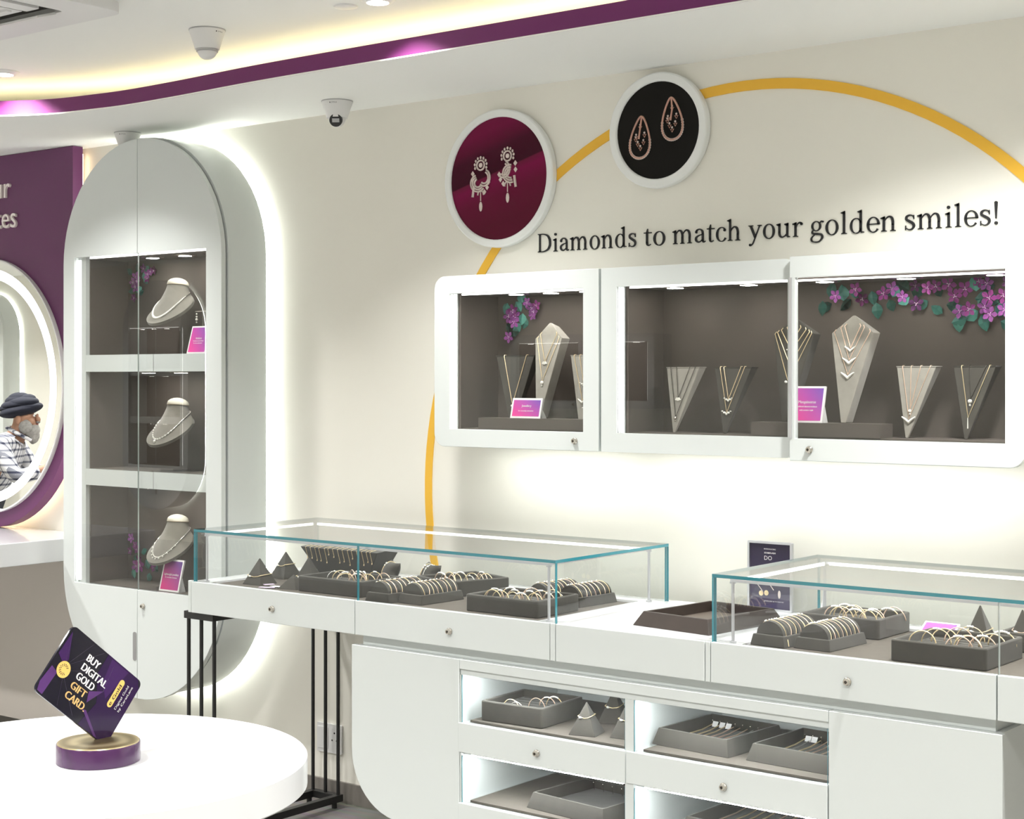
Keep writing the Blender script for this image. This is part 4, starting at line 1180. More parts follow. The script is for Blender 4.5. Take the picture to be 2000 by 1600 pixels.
t = thing('glass_counter', 'left glass topped jewellery counter standing partly on black metal legs', 'display counter', (-3.55, 4.03, DZ0))
gc1 = t
counter_body(t, -4.344, -2.760, (-4.262, -2.842, 3.731, 4.262))
b = NB(); box(b, -4.345, -4.3285, DY0+.001, DY0+.0183, DZ0, DZ1+.002); obj('end_panel', b, WHITE, t, bevel=.002)
panel_front(t, -4.328, -3.549, lockx=-3.923)
panel_front(t, -3.549, -2.779, lockx=-3.156)
b = NB(); box(b, -2.7785, -2.7605, DY0, DY0+.0183, DZ0, DZ1); obj('end_panel', b, WHITE, t, bevel=.002)
glass_case(t, -4.315, -2.760, DY0+.001, 4.311, seams=(-3.539,))
led_frame(t, -4.282, -2.806, 3.744, 4.268)

t = thing('counter_section', 'plain white counter section with an open leather tray between the two glass cases', 'counter', (-2.5, 4.03, DZ0))
counter_body(t, -2.7595, -2.2465)
panel_front(t, -2.760, -2.262)
b = NB(); box(b, -2.2615, -2.2465, DY0, DY0+.0183, DZ0, DZ1); obj('end_panel', b, WHITE, t, bevel=.002)

t = thing('glass_counter', 'right glass topped jewellery counter running out of the right edge of the photo', 'display counter', (-1.6, 4.03, DZ0))
gc2 = t
counter_body(t, -2.246, -.72, (-2.165, -.80, 3.731, 4.262))
panel_front(t, -2.246, -1.461, lockx=-1.846)
panel_front(t, -1.461, -.72)
glass_case(t, -2.241, -.722, DY0+.001, 4.311, seams=(-1.457,), seam_m=EDGE_PALE)
led_frame(t, -2.195, -.77, 3.744, 4.268)
b = NB(); tube(b, catmull([(-2.165, 3.80, .9065), (-2.13, 3.84, .912), (-2.115, 3.90, .905), (-2.10, 3.98, .925), (-2.16, 4.10, .93), (-2.205, 4.262, .925), (-2.195, 4.268, 1.0)], 6), .0035, 8); obj('cable', b, PLASTIC, t, smooth=60)

# ------------------------------------------------------------------ base cabinet under the counter
BZ0, BZ1 = .232, .760
t = thing('base_cabinet', 'white base cabinet with glass fronted lit drawers and a rounded lower corner', 'cabinet', (-2.5, 4.05, 0))
base = t
b = NB(); prism(b, rrect(-3.562, -3.1185, BZ0, BZ1, .20, 12, (1, 0, 0, 0)), [], DY0, DY0+.02); obj('end_door', b, WHITE, t, smooth=30, bevel=.0015)
b = NB(); box(b, -1.8985, -1.4475, DY0, DY0+.02, BZ0, BZ1); obj('end_door', b, WHITE, t, bevel=.0015)
# carcass: sides, back, top, dividers
b = NB()
box(b, -3.115, -1.902, DY0+.02, 4.39, BZ1-.018, BZ1-.001)
box(b, -3.115, -1.902, 4.20, 4.215, BZ0, BZ1-.019)
box(b, -3.117, -3.1165, DY0+.021, 4.2, BZ0, BZ1-.019)
prism(b, rrect(-3.55, -3.118, BZ0+.012, BZ1-.001, .19, 10, (1, 0, 0, 0)), [], DY0+.0205, 4.39)
box(b, -1.899, -1.457, DY0+.0205, 4.39, BZ0, BZ1-.001)
box(b, -2.516, -2.500, DY0+.03, 4.2, BZ0, BZ1-.019)
for z in (.568, .4800, .328): box(b, -3.1165, -1.9025, DY0+.021, 4.2, z-.006, z+.002)
box(b, -3.1165, -1.9025, DY0+.046, 4.2, .722, .728)
obj('carcass', b, WHITE, t)
b = NB(); box(b, -3.54, -1.475, DY0+.03, 4.39, BZ1-.0005, DZ0+.0005); obj('shadow_gap_plinth', b, WHITE, t)
b = NB(); box(b, -3.40, -1.55, DY0+.10, 4.38, 0, BZ0); obj('recessed_plinth', b, mat('dark_plinth', (.08, .075, .07), .5), t)
# facing rails and posts
b = NB(); box(b, -3.117, -1.8995, DY0, DY0+.020, .731, BZ1); fr = obj('face_rail', b, WHITE, t, bevel=.0015)
b = NB(); box(b, -3.117, -1.9, DY0+.006, DY0+.020, .714, .7308); obj('face_rail', b, WHITE, t)
for x0, x1 in ((-3.117, -3.1125), (-2.521, -2.493)):
    b = NB(); box(b, x0, x1, DY0+.003, DY0+.02, BZ0, .7138); obj('face_post', b, WHITE, t)
def show_drawer(x0, x1, z0, zf, zt, gx0, gx1, lockx=None):
    """white drawer face z0..zf with a glass pane above it up to zt and a lit tray behind"""
    b = NB(); box(b, x0, x1, DY0-.001, DY0+.0175, z0, zf); d = obj('drawer', b, WHITE, base, bevel=.002)
    if lockx is not None: lock(d, lockx, DY0-.001, (z0+zf)/2 - .006)
    b = NB(); fs = box(b, gx0, gx1, DY0+.004, DY0+.008, zf-.001, zt)
    bmesh.ops.recalc_face_normals(b, faces=b.faces[:])
    for f in b.faces: f.material_index = 1 if abs(f.normal.x) > .5 else 0
    obj('drawer_glass', b, [GLASS, TEAL_D], d)
    b = NB(); box(b, gx0+.018, gx1-.004, DY0+.022, 4.196, zf+.0006, zf+.0066); obj('drawer_felt', b, FELT, d)
    b = NB(); box(b, gx0+.02, gx1-.02, DY0+.023, DY0+.045, zt+(.002 if zt > .6 else -.0005), zt+(.006 if zt > .6 else .0025)); obj('drawer_light', b, LED_DRAWER, d)
show_drawer(-3.122, -2.519, .482, .571, .713, -3.111, -2.523, -2.825)
show_drawer(-3.122, -2.519, .240, .331, .471, -3.111, -2.523)
show_drawer(-2.5155, -1.902, .482, .571, .713, -2.491, -1.904, -2.204)
show_drawer(-2.5155, -1.902, .240, .331, .471, -2.491, -1.904)

# ------------------------------------------------------------------ black metal leg frame
def leg_frame(label, x):
    t = thing('leg_frame', label, 'table legs', (x, 4.05, 0))
    xs = (x-.066, x, x+.066)
    ya, yb = 3.745, 4.352
    b = NB(); prism(b, [(x-.075, ya-.015), (x+.075, ya-.015), (x+.075, yb+.012), (x-.075, yb+.012)], [[(x-.055, ya+.012), (x-.055, yb-.012), (x+.055, yb-.012), (x+.055, ya+.012)]], .766, .7915, mp=lambda u, v, n: (u, v, n)); obj('top_frame', b, BLACK, t, bevel=.001)
    b = NB(); prism(b, [(x-.078, ya-.015), (x+.078, ya-.015), (x+.078, yb+.015), (x-.078, yb+.015)], [[(x-.052, ya+.012), (x-.052, yb-.012), (x+.052, yb-.012), (x+.052, ya+.012)]], .020, .046, mp=lambda u, v, n: (u, v, n)); obj('bottom_frame', b, BLACK, t, bevel=.001)
    for y in (ya, yb):
        for xx in xs:
            b = NB(); cyl(b, (xx, y, .045), (xx, y, .768), .0068, 14); obj('rod', b, BLACK, t, smooth=40)
    for xx in (x-.066, x+.066):
        for y in (ya+.02, yb-.02):
            b = NB(); cyl(b, (xx, y, 0), (xx, y, .022), .010, 14); obj('foot', b, BLACK, t, smooth=40)
leg_frame('black metal rod leg frame under the left end of the glass counter', -4.312)
leg_frame('black metal rod leg frame under the far right end of the counter, out of frame', -.83)

# wall socket behind the legs
t = thing('wall_socket', 'white wall socket plate low on the wall behind the black metal legs', 'socket', (-4.348, WY, .178))
b = NB(); prism(b, rrect(-4.413, -4.283, .178, .288, .005, 3), [], WY-.010, WY-.0005); obj('plate', b, PLASTIC, t, bevel=.0015)
b = NB(); box(b, -4.405, -4.352, WY-.0125, WY-.010, .192, .274); obj('switch', b, PLASTIC, t, bevel=.001)
b = NB(); box(b, -4.345, -4.291, WY-.0115, WY-.010, .192, .274); s_ = obj('outlet', b, PLASTIC, t)
for x, z in ((-4.318, .256), (-4.330, .228), (-4.306, .228)):
    b = NB(); cyl(b, (x, WY-.0116, z), (x, WY-.0121, z), .0036, 12); obj('pin_hole', b, BLACK, s_)

# ------------------------------------------------------------------ trays, bangles, ring cones
GAX = dict()
def half_ring(r, tr, m, seg=18, stones=0, wob=0, seed=0):
    b = NB()
    pts = [(r*math.cos(PI*i/seg), wob*math.sin(2*PI*i/seg), r*1.02*math.sin(PI*i/seg)) for i in range(seg+1)]
    tube(b, pts, tr, 6)
    if stones:
        for i in range(stones):
            a = PI/2 + (i - (stones-1)/2)*.16
            ball(b, (r*math.cos(a), -.001, r*1.04*math.sin(a)), .0032, 7, mi=1)
    bmesh.ops.recalc_face_normals(b, faces=b.faces[:])
    me = bpy.data.meshes.new('bangle'); b.to_mesh(me); b.free()
    me.materials.append(m); me.materials.append(PEARL); me.shade_smooth()
    return me
BANG = [half_ring(.031, .0015, GOLD), half_ring(.033, .0013, GOLD, stones=3, wob=.003), half_ring(.030, .0017, ROSE, stones=5), half_ring(.032, .0014, ROSE, wob=-.003), half_ring(.031, .0016, GOLD, stones=7), half_ring(.028, .0013, SILVER, stones=1)]
def bangles(label, group, fx, z, spots, s=1.0):
    """fx maps tray coordinates to the world"""
    for i, (u, v, yaw, k) in enumerate(spots):
        p = fx(u, v)
        o = bpy.data.objects.new('bangle', BANG[k % len(BANG)]); C.objects.link(o)
        o.location = (p[0], p[1], z); o.rotation_euler = (0, 0, R(yaw) + fx.rz); o.scale = (s, s, s)
        props(o, label, 'bangle', group)
class Fx:
    def __init__(s, cx, cy, rz): s.cx, s.cy, s.rz = cx, cy, rz
    def __call__(s, u, v): return (s.cx + u*math.cos(s.rz) - v*math.sin(s.rz), s.cy + u*math.sin(s.rz) + v*math.cos(s.rz))
def box_tray(label, cx, cy, w_, d, z, h=.052, rz=0, m=SUEDE_D, r=.010):
    """deep suede tray: rounded outer box, thin rim, cushion with slots inside"""
    t = thing('jewellery_tray', label, 'tray', (cx, cy, z), rz=rz)
    mpz = lambda u, v, n: (u, v, n)
    b = NB(); prism(b, rrect(-w_/2, w_/2, -d/2, d/2, r, 5), [rrect(-w_/2+.011, w_/2-.011, -d/2+.011, d/2-.011, r*.6, 4)], 0, h, mp=mpz)
    obj('tray_box', b, m, t, world=False, smooth=30, bevel=.0035)
    b = NB(); prism(b, rrect(-w_/2+.0115, w_/2-.0115, -d/2+.0115, d/2-.0115, r*.55, 4), [], .002, h-.022, mp=mpz); c_ = obj('cushion', b, m, t, world=False, smooth=30)
    n = max(3, int(d/.03)); b = NB()
    for i in range(n):
        y = -d/2 + .02 + (d-.04)*i/(n-1)
        tube(b, [(-w_/2+.02, y, h-.0225), (w_/2-.02, y, h-.0225)], .0045, 8)
    for v in b.verts: v.co.z = (v.co.z - (h-.0225))*.5 + h-.0225
    obj('slot_roll', b, m, t, world=False, smooth=60)
    f = Fx(cx, cy, rz); f.top = z + h - .0205
    return f
def ring_cone(label, x, y, z, w_=.075, h=.085, rz=0, tip=None, m=SUEDE_D, band='gold', bl=None, bz=.45, grp=None):
    """suede pyramid with a fine bracelet laid round it"""
    t = thing('bracelet_pyramid', label, 'jewellery stand', (x, y, z), rz=rz)
    tx, ty = tip or (0, 0)
    b = NB(); e = .0015; a = w_/2
    hexa(b, [(-a, -a, 0), (a, -a, 0), (a, a, 0), (-a, a, 0)], [(tx-e, ty-e, h), (tx+e, ty-e, h), (tx+e, ty+e, h), (tx-e, ty+e, h)])
    obj('body', b, m, t, world=False, bevel=.0035)
    if bl:
        k = bz; rr = a*(1-k) + .0025
        cx, cy = tx*k, ty*k
        pts = [(cx-rr, cy-rr, k*h), (cx-rr*.6, cy-rr-.001, k*h-.003), (cx, cy-rr-.001, k*h-.005), (cx+rr*.6, cy-rr-.001, k*h-.003), (cx+rr, cy-rr, k*h+.001), (cx+rr+.001, cy, k*h+.002), (cx+rr, cy+rr, k*h+.002), (cx, cy+rr+.001, k*h+.002), (cx-rr, cy+rr, k*h+.002), (cx-rr-.001, cy, k*h+.001)]
        o = thing('bracelet', bl, 'bracelet', (x, y, z + k*h), rz=rz, group=grp)
        b = NB(); tube(b, pts, .0013, 6, closed=True)
        for v in b.verts: v.co.z -= k*h
        obj('chain', b, {'gold': GOLD, 'rose': ROSE, 'silver': SILVER}[band], o, world=False, smooth=60)
        b = NB(); ball(b, (cx-rr*.62, cy-rr-.003, -.003), .0038, 8); ball(b, (cx-rr*.45, cy-rr-.003, -.0035), .0028, 8); obj('charm', b, PEARL, o, world=False, smooth=60)
def bolster(label, cx, cy, z, w_, d, n, rz=0, m=SUEDE_D, blabel='', grp='', ring_m=(GOLD, ROSE), hang=False):
    """half-round suede roll on a sloping plinth, axis front to back, with bracelets across it"""
    t = thing('bracelet_bolster', label, 'jewellery stand', (cx, cy, z), rz=rz)
    h0 = .030; b = NB(); a, c_ = w_/2, d/2
    hexa(b, [(-a-.006, -c_-.006, 0), (a+.006, -c_-.006, 0), (a+.006, c_+.006, 0), (-a-.006, c_+.006, 0)], [(-a, -c_, h0), (a, -c_, h0), (a, c_, h0), (-a, c_, h0)])
    obj('plinth', b, m, t, world=False, bevel=.002)
    rr = w_/2 - .007
    b = NB(); prof = [(rr*math.cos(PI*i/20), rr*.86*math.sin(PI*i/20)) for i in range(21)]
    prism(b, prof, [], -c_+.008, c_-.008, mp=lambda u, v, nn: (u, nn, h0 + v)); ro = obj('roll', b, m, t, world=False, smooth=50)
    b = NB()
    for i in range(n):
        y = -c_ + .02 + (d-.04)*i/(n-1) + .5*(d-.04)/(n-1)
        if y > c_-.012: continue
        tube(b, [(rr*1.0*math.cos(PI*k/16), y, h0 + rr*.862*math.sin(PI*k/16)) for k in range(17)], .0016, 5)
    obj('groove_line', b, BLACK, ro, world=False)
    r_ = random.Random(int(abs(cx)*1000))
    for i in range(n):
        y = -c_ + .02 + (d-.04)*i/(n-1)
        b = NB(); q = rr*1.02 + .0012
        sk = r_.uniform(-.006, .006)
        tube(b, [(q*math.cos(PI*k/18), y + sk*math.sin(PI*k/9), q*.87*math.sin(PI*k/18)) for k in range(19)], (.0009, .0013, .0010)[i % 3], 6)
        if hang and i == 0: tube(b, [(q, y, 0), (q+.008, y-.004, -.012), (q+.012, y-.006, -.026)], .0013, 6)
        o = thing('bracelet', blabel, 'bracelet', (cx - 0, cy, z + h0), rz=rz, group=grp)
        obj('chain', b, ring_m[i % len(ring_m)], o, world=False, smooth=60)
        b = NB()
        for k in range(3):
            aa = PI*(.52 + .06*k + r_.uniform(-.05, .12)); ball(b, (q*1.02*math.cos(aa), y, q*.89*math.sin(aa)), .0028, 6)
        obj('stones', b, PEARL, o, world=False, smooth=60)

# --- inside the left case
FL = FZ
ring_cone('front left suede pyramid with a gold bracelet in the left glass case', -4.140, 3.858, FL, .085, .088, R(4), bl='fine gold bracelet round the front left pyramid of the left glass case', bz=.36)
ring_cone('second suede pyramid behind the front left one in the left glass case', -4.195, 4.035, FL, .086, .092, R(-6), bl='fine gold bracelet round the second pyramid of the left glass case', bz=.52)
ring_cone('third suede pyramid half hidden behind the long tray of the left glass case', -4.085, 4.040, FL, .074, .080, R(12), bl='fine gold bracelet round the pyramid half hidden behind the tray', bz=.2)
ring_cone('low suede pyramid touching the left end of the front tray in the left glass case', -3.960, 3.845, FL, .080, .046, R(8))
for i, (x, y, rz) in enumerate(((-4.055, 3.80, 20), (-4.035, 3.83, -12), (-4.02, 3.79, 40), (-4.005, 3.82, 5), (-4.07, 3.835, 65))):
    b = NB(); box(b, -.018, .018, -.010, .010, 0, .0012)
    o = lone('paper_tag', b, WHITE_INK if i % 2 else mat('lilac_tag', (.62, .5, .66), .6) if 'lilac_tag' not in MATS else MATS['lilac_tag'], 'small loose paper tag lying between the pyramids in the left glass case', 'tag', None, 'loose paper tags')
    o.location = (x, y, FL + .0013*i); o.rotation_euler = (0, 0, R(rz))
fx = box_tray('long suede bangle tray behind the front glass joint of the left glass case', -3.757, 3.905, .290, .200, FL)
bangles('slim gold bangle standing in the long tray at the middle of the left glass case', 'bangles in the long tray of the left case', fx, fx.top,
        [(-.09, .02, 65, 5), (-.068, .03, 40, 0), (-.045, .06, -20, 3), (-.03, .01, 50, 2), (-.01, .055, 10, 2), (.0, -.02, 45, 0), (.02, .05, -30, 4), (.035, .0, 35, 2), (.06, .06, 0, 1), (.075, .01, 12, 0), (.10, .06, 8, 3)], .95)
fx = box_tray('suede bangle tray turned at an angle at the back of the left glass case', -3.452, 4.128, .215, .235, FL, rz=R(-19))
bangles('thin bangle standing in the angled tray at the back of the left glass case', 'bangles in the angled tray of the left case', fx, fx.top,
        [(-.06, -.05, 15, 2), (-.05, -.02, 10, 0), (-.03, .01, 20, 4), (-.02, -.06, -10, 2), (0, -.03, 12, 1), (.01, .03, 25, 0), (.03, -.06, 0, 3), (.045, 0, 10, 5), (.05, .06, 20, 0), (.065, .03, -5, 3), (.0, .075, 8, 2)], .95)
fx = box_tray('suede bangle tray at the front right corner of the left glass case', -3.028, 3.905, .275, .215, FL)
bangles('rose or yellow gold bangle standing in the front right tray of the left glass case', 'bangles in the front right tray of the left case', fx, fx.top,
        [(-.10, -.01, 20, 2), (-.085, -.04, 10, 0), (-.07, .03, 25, 4), (-.045, -.05, 0, 1), (-.03, 0, 15, 2), (-.01, .06, 30, 3), (.0, -.045, -8, 0), (.02, .01, 14, 2), (.035, -.05, 6, 4), (.055, .02, 22, 1), (.07, -.03, 4, 0), (.09, .05, 18, 5), (.10, 0, -10, 2), (.06, .075, 12, 0)], .95)
bolster('left bracelet roll in front of the cushions in the left glass case', -3.497, 3.86, FL, .094, .185, 7, rz=R(-3), blabel='fine bracelet across the left roll of the pair in front of the cushions', grp='bracelets on the front left roll')
bolster('right bracelet roll in front of the angled tray in the left glass case', -3.388, 3.895, FL, .094, .185, 8, rz=R(-3), blabel='fine bracelet across the right roll of the pair in front of the angled tray', grp='bracelets on the front right roll')
bolster('left bracelet roll near the back right corner of the left glass case', -3.075, 4.135, FL, .092, .175, 7, rz=R(-4), blabel='thin bracelet across the left roll near the back right corner', grp='bracelets on the back left roll')
bolster('right bracelet roll near the back right corner of the left glass case', -2.968, 4.155, FL, .092, .175, 7, rz=R(-4), blabel='thin bracelet across the right roll near the back right corner', grp='bracelets on the back right roll')
# trough shaped stand with many chains hanging over its front
t = thing('chain_display_block', 'dark flared block with many fine gold chains hanging over its top edge', 'jewellery stand', (-4.035, 4.20, FL))
b = NB(); hexa(b, [(-4.150, 4.165, FL), (-3.920, 4.165, FL), (-3.920, 4.245, FL), (-4.150, 4.245, FL)], [(-4.225, 4.135, FL+.102), (-3.845, 4.135, FL+.102), (-3.845, 4.255, FL+.110), (-4.225, 4.255, FL+.110)])
obj('body', b, SUEDE_D, t, bevel=.002)
r_ = random.Random(11)
for i in range(15):
    x = -4.195 + i*.0228 + r_.uniform(-.003, .003); L_ = r_.uniform(.018, .05)
    k0 = (.102 - L_)/.102; yf = lambda q: 4.165 + (4.135-4.165)*q - .002
    t = thing('hanging_chain', 'fine gold chain lying over the top and front edge of the dark flared block', 'chain', (x, 4.135, FL+.102), group='chains on the flared block')
    b = NB(); tube(b, [(x + r_.uniform(-.02, .02), 4.245, FL+.1115), (x + r_.uniform(-.008, .008), 4.20, FL+.109), (x, 4.140, FL+.1045), (x, 4.132, FL+.102), (x, yf(k0), FL+.102*k0)], .0011, 5); obj('chain', b, GOLD, t, smooth=60)
    b = NB(); ball(b, (x, yf(k0)-.001, FL+.102*k0-.003), .0024, 7, (1, 1, 1.4)); obj('clasp', b, GOLD, t, smooth=60)
# pillows with bracelets
def pillow(label, cx, cy, z, rz, n, blabel, tilt=28):
    t = thing('bracelet_pillow', label, 'jewellery stand', (cx, cy, z), rz=rz)
    b = NB(); N = 14; a, c_ = .066, .040
    ti = R(tilt)
    def P(u, v, s):
        e = (1-u*u)*(1-v*v); th = .026*math.sqrt(max(0, e))
        cx_ = u*a*(1 - .26*(1-abs(v)) * abs(u)); cz_ = v*c_*(1 - .22*(1-abs(u))*abs(v))
        y_ = s*th
        return (cx_, y_*math.cos(ti) + cz_*math.sin(ti), .038 + cz_*math.cos(ti) - y_*math.sin(ti) + .0)
    for s in (-1, 1):
        g = [[b.verts.new(P(-1+2*i/N, -1+2*j/N, s)) for i in range(N+1)] for j in range(N+1)]
        for j in range(N):
            for i in range(N): b.faces.new((g[j][i], g[j][i+1], g[j+1][i+1], g[j+1][i]))
    bmesh.ops.remove_doubles(b, verts=b.verts[:], dist=1e-5)
    obj('pillow', b, SUEDE_D, t, world=False, smooth=70)
    for k in range(n):
        u = -.25 + .45*k
        o = thing('bracelet', blabel if n == 1 else blabel, 'bracelet', (cx, cy, z), rz=rz, group='bracelets on ' + blabel.split(' round ')[1])
        pts = [Vector(P(u, -1+2*j/16, -1)) + Vector((0, -.0018, .0008)) for j in range(17)] + [Vector(P(u, 1-2*j/16, 1)) + Vector((0, .0018, -.0)) for j in range(1, 16)]
        b = NB(); tube(b, pts, .0014, 6, closed=True); obj('chain', b, (GOLD, SILVER)[k % 2], o, world=False, smooth=60)
        b = NB(); ball(b, pts[12], .0042, 8); ball(b, pts[10], .003, 8); obj('charm', b, PEARL, o, world=False, smooth=60)
pillow('small dark suede pillow beside the flared chain block in the left glass case', -3.808, 4.165, FL, R(-35), 1, 'gold charm bracelet round the pillow beside the flared block')
pillow('small dark suede pillow with two bracelets in front of the gold arc', -3.655, 4.195, FL, R(-30), 2, 'thin bracelet round the pillow in front of the gold arc')

# --- plain section: leather tray, framed card
def slope_tray(label, cx, cy, z, w_, d, h, rz, m=LEATHER, flare=.022, rim=.008, name='presentation_tray', pad=None):
    t = thing(name, label, 'tray', (cx, cy, z), rz=rz)
    a, c_ = w_/2, d/2; f = flare
    b = NB()
    o0 = [(-a, -c_, 0), (a, -c_, 0), (a, c_, 0), (-a, c_, 0)]
    o1 = [(-a+f, -c_+f, h), (a-f, -c_+f, h), (a-f, c_-f, h), (-a+f, c_-f, h)]
    g = f + rim
    i1 = [(-a+g, -c_+g, h), (a-g, -c_+g, h), (a-g, c_-g, h), (-a+g, c_-g, h)]
    i0 = [(-a+g+.001, -c_+g+.001, .008), (a-g-.001, -c_+g+.001, .008), (a-g-.001, c_-g-.001, .008), (-a+g+.001, c_-g-.001, .008)]
    R4 = [[b.verts.new(p) for p in q] for q in (o0, o1, i1, i0)]
    for p, q in zip(R4, R4[1:]):
        for i in range(4): b.faces.new((p[i], p[(i+1) % 4], q[(i+1) % 4], q[i]))
    b.faces.new(R4[0][::-1]); b.faces.new(R4[3])
    obj('tray_body', b, m, t, world=False, bevel=.0015)
    b = NB(); box(b, -a+g+.003, a-g-.003, -c_+g+.003, c_-g-.003, .0085, .011); obj('tray_pad', b, pad or m, t, world=False)
    return Fx(cx, cy, rz)
slope_tray('empty dark brown leather tray lying on the plain counter section', -2.418, 3.990, DZ1-.0009, .275, .350, .040, R(-7), pad=mat('worn_tray_pad', (.05, .038, .028), .6, noise=(9, (.09, .07, .055))))
t = thing('framed_card', 'dark purple framed card with printed earrings standing behind the right glass case', 'sign', (-2.405, 4.325, DZ1))
b = NB(); prism(b, rrect(-2.484, -2.332, DZ1-.001, 1.108, .003, 2), [[(-2.477, DZ1+.005), (-2.477, 1.101), (-2.339, 1.101), (-2.339, DZ1+.005)]], 4.322, 4.334); obj('frame', b, ALU, t, bevel=.001)
b = NB(); box(b, -2.4775, -2.3385, 4.326, 4.332, DZ1+.004, 1.1015); obj('card_print', b, gradient_mat('dark_violet_print', (.03, .022, .075), (.022, .014, .04), (0, 0, 1), 0), t)
b = NB(); mpc = lambda u, v, w_: (u, 4.3258 - w_, v)
add_text(b, 'INTRODUCING', mpc, -2.408, 1.083, .0042, .040, 'c', .0004, bold=.0002)
add_text(b, 'STARFLASH', mpc, -2.408, 1.071, .0050, .038, 'c', .0004, bold=.0004)
add_text(b, 'DO', mpc, -2.427, 1.052, .013, .026, 'l', .0004)
add_text(b, 'JEWELLERY & TO MATCH', mpc, -2.362, .926, .0034, .066, 'r', .0004)
obj('lettering', b, WHITE_INK, t)
for q in ([(-2.472, .985), (-2.455, .982), (-2.440, .965), (-2.432, .955)], [(-2.455, .990), (-2.425, .990), (-2.408, .978), (-2.395, .962)], [(-2.43, .992), (-2.412, 1.002), (-2.398, .992), (-2.385, 1.000), (-2.372, .985)]):
    b = NB(); tube(b, [(x, 4.3252, z) for x, z in catmull([(x, z) for x, z in q], 4)] if False else [(x, 4.3252, z) for x, z in q], .0011, 5); obj('earring_print', b, PALEG, t)
for x, z in ((-2.438, .950), (-2.420, .952)):
    b = NB(); ball(b, (x, 4.3254, z), .008, 10, (1, .12, 1)); obj('earring_print', b, GOLD, t, smooth=60)
b = NB(); ball(b, (-2.376, 4.3254, .950), .006, 10, (.8, .12, 2)); obj('earring_print', b, PALEG, t, smooth=60)

# --- inside the right case
bolster('left bracelet roll at the front left of the right glass case', -2.106, 3.878, FL, .096, .185, 7, rz=R(-4), blabel='gold bracelet across the left roll of the right glass case', grp='bracelets on the left roll of the right case', hang=True)
bolster('right bracelet roll at the front left of the right glass case', -1.988, 3.898, FL, .098, .185, 8, rz=R(-3), blabel='gold bracelet across the right roll of the right glass case', grp='bracelets on the right roll of the right case')
fx = box_tray('suede bangle tray at the back of the right glass case behind the rolls', -2.045, 4.158, .240, .205, FL, .055)
bangles('wide gold bangle standing in the back tray of the right glass case', 'bangles in the back tray of the right case', fx, fx.top,
        [(-.055, -.01, 12, 2), (-.045, .03, 8, 4), (-.035, -.015, 16, 0), (-.02, .035, 4, 0), (-.01, .0, 10, 1), (.02, -.04, 6, 4), (.045, -.03, 12, 0), (.055, .0, 14, 2), (.07, -.045, 5, 1), (.085, .03, 10, 4), (.09, .06, 0, 3)], 1.08)
fx = box_tray('suede bangle tray at the front of the right glass case beside the glass joint', -1.640, 3.905, .250, .245, FL, .055)
bangles('slender gold bangle standing in the front tray of the right glass case', 'bangles in the front tray of the right case', fx, fx.top,
        [(-.075, -.04, 10, 0), (-.055, .0, 14, 1), (-.045, .03, 8, 0), (-.02, .06, 20, 3), (.0, .085, 5, 1), (.03, -.06, 12, 2), (.045, -.04, 8, 0), (.055, -.055, -5, 3), (.075, -.02, 14, 2), (.085, .02, 6, 0), (.09, .07, 10, 4)], 1.12)
price_card('pink price card peeping out behind the front tray of the right glass case', -1.815, 4.16, FL, .10, .075, 60, (('Bangles', .5, .008, .04),), m=CARD_L)
ring_cone('tall suede pyramid left of the glass joint in the right glass case', -1.668, 4.125, FL, .082, .110, R(5), bl='curved gold bracelet round the tall pyramid of the right glass case', bz=.42)
# dark box with two pyramids beyond the joint
box_tray('low dark suede box under the two pyramids at the right edge', -1.540, 4.165, .145, .130, FL, .05, m=SUEDE_D)
ring_cone('left suede pyramid in the low box at the right edge of the photo', -1.575, 4.180, FL+.0345, .052, .066, R(10), bl='rose gold bracelet round the left pyramid at the right edge', band='rose', bz=.2)
ring_cone('right suede pyramid in the low box at the right edge of the photo', -1.515, 4.150, FL+.0345, .052, .062, R(-4), bl='rose gold bracelet round the right pyramid at the right edge', band='rose', bz=.2)
bolster('bracelet roll cut by the right edge of the photo', -1.235, 3.905, FL, .10, .18, 6, rz=R(-3), blabel='gold bracelet across the roll cut by the right edge', grp='bracelets on the roll at the right edge')

# --- inside the base drawers
DF = .5778
fx = box_tray('deep suede tray in the top left display drawer', -2.962, 3.868, .222, .225, DF, .060, rz=R(3))
bangles('gold bangle standing in the deep tray of the top left drawer', 'bangles in the top left drawer', fx, fx.top,
        [(-.025, -.075, 6, 0), (.005, -.09, 0, 5), (.03, -.02, 8, 3), (.045, .015, 12, 2), (.06, .03, 6, 4)], .85)
ring_cone('front suede pyramid with a gold bracelet in the top left display drawer', -2.712, 3.800, DF, .082, .090, R(14), bl='gold bracelet round the front pyramid in the top left drawer', bz=.58)
ring_cone('rear suede pyramid with a broad bracelet in the top left display drawer', -2.742, 3.985, DF, .082, .098, R(18), bl='broad gold bracelet round the rear pyramid in the top left drawer', bz=.5)
ring_cone('right suede pyramid beside the drawer edge in the top left display drawer', -2.590, 3.842, DF, .088, .112, R(8), bl='gold bracelet round the right pyramid beside the drawer edge', bz=.48)
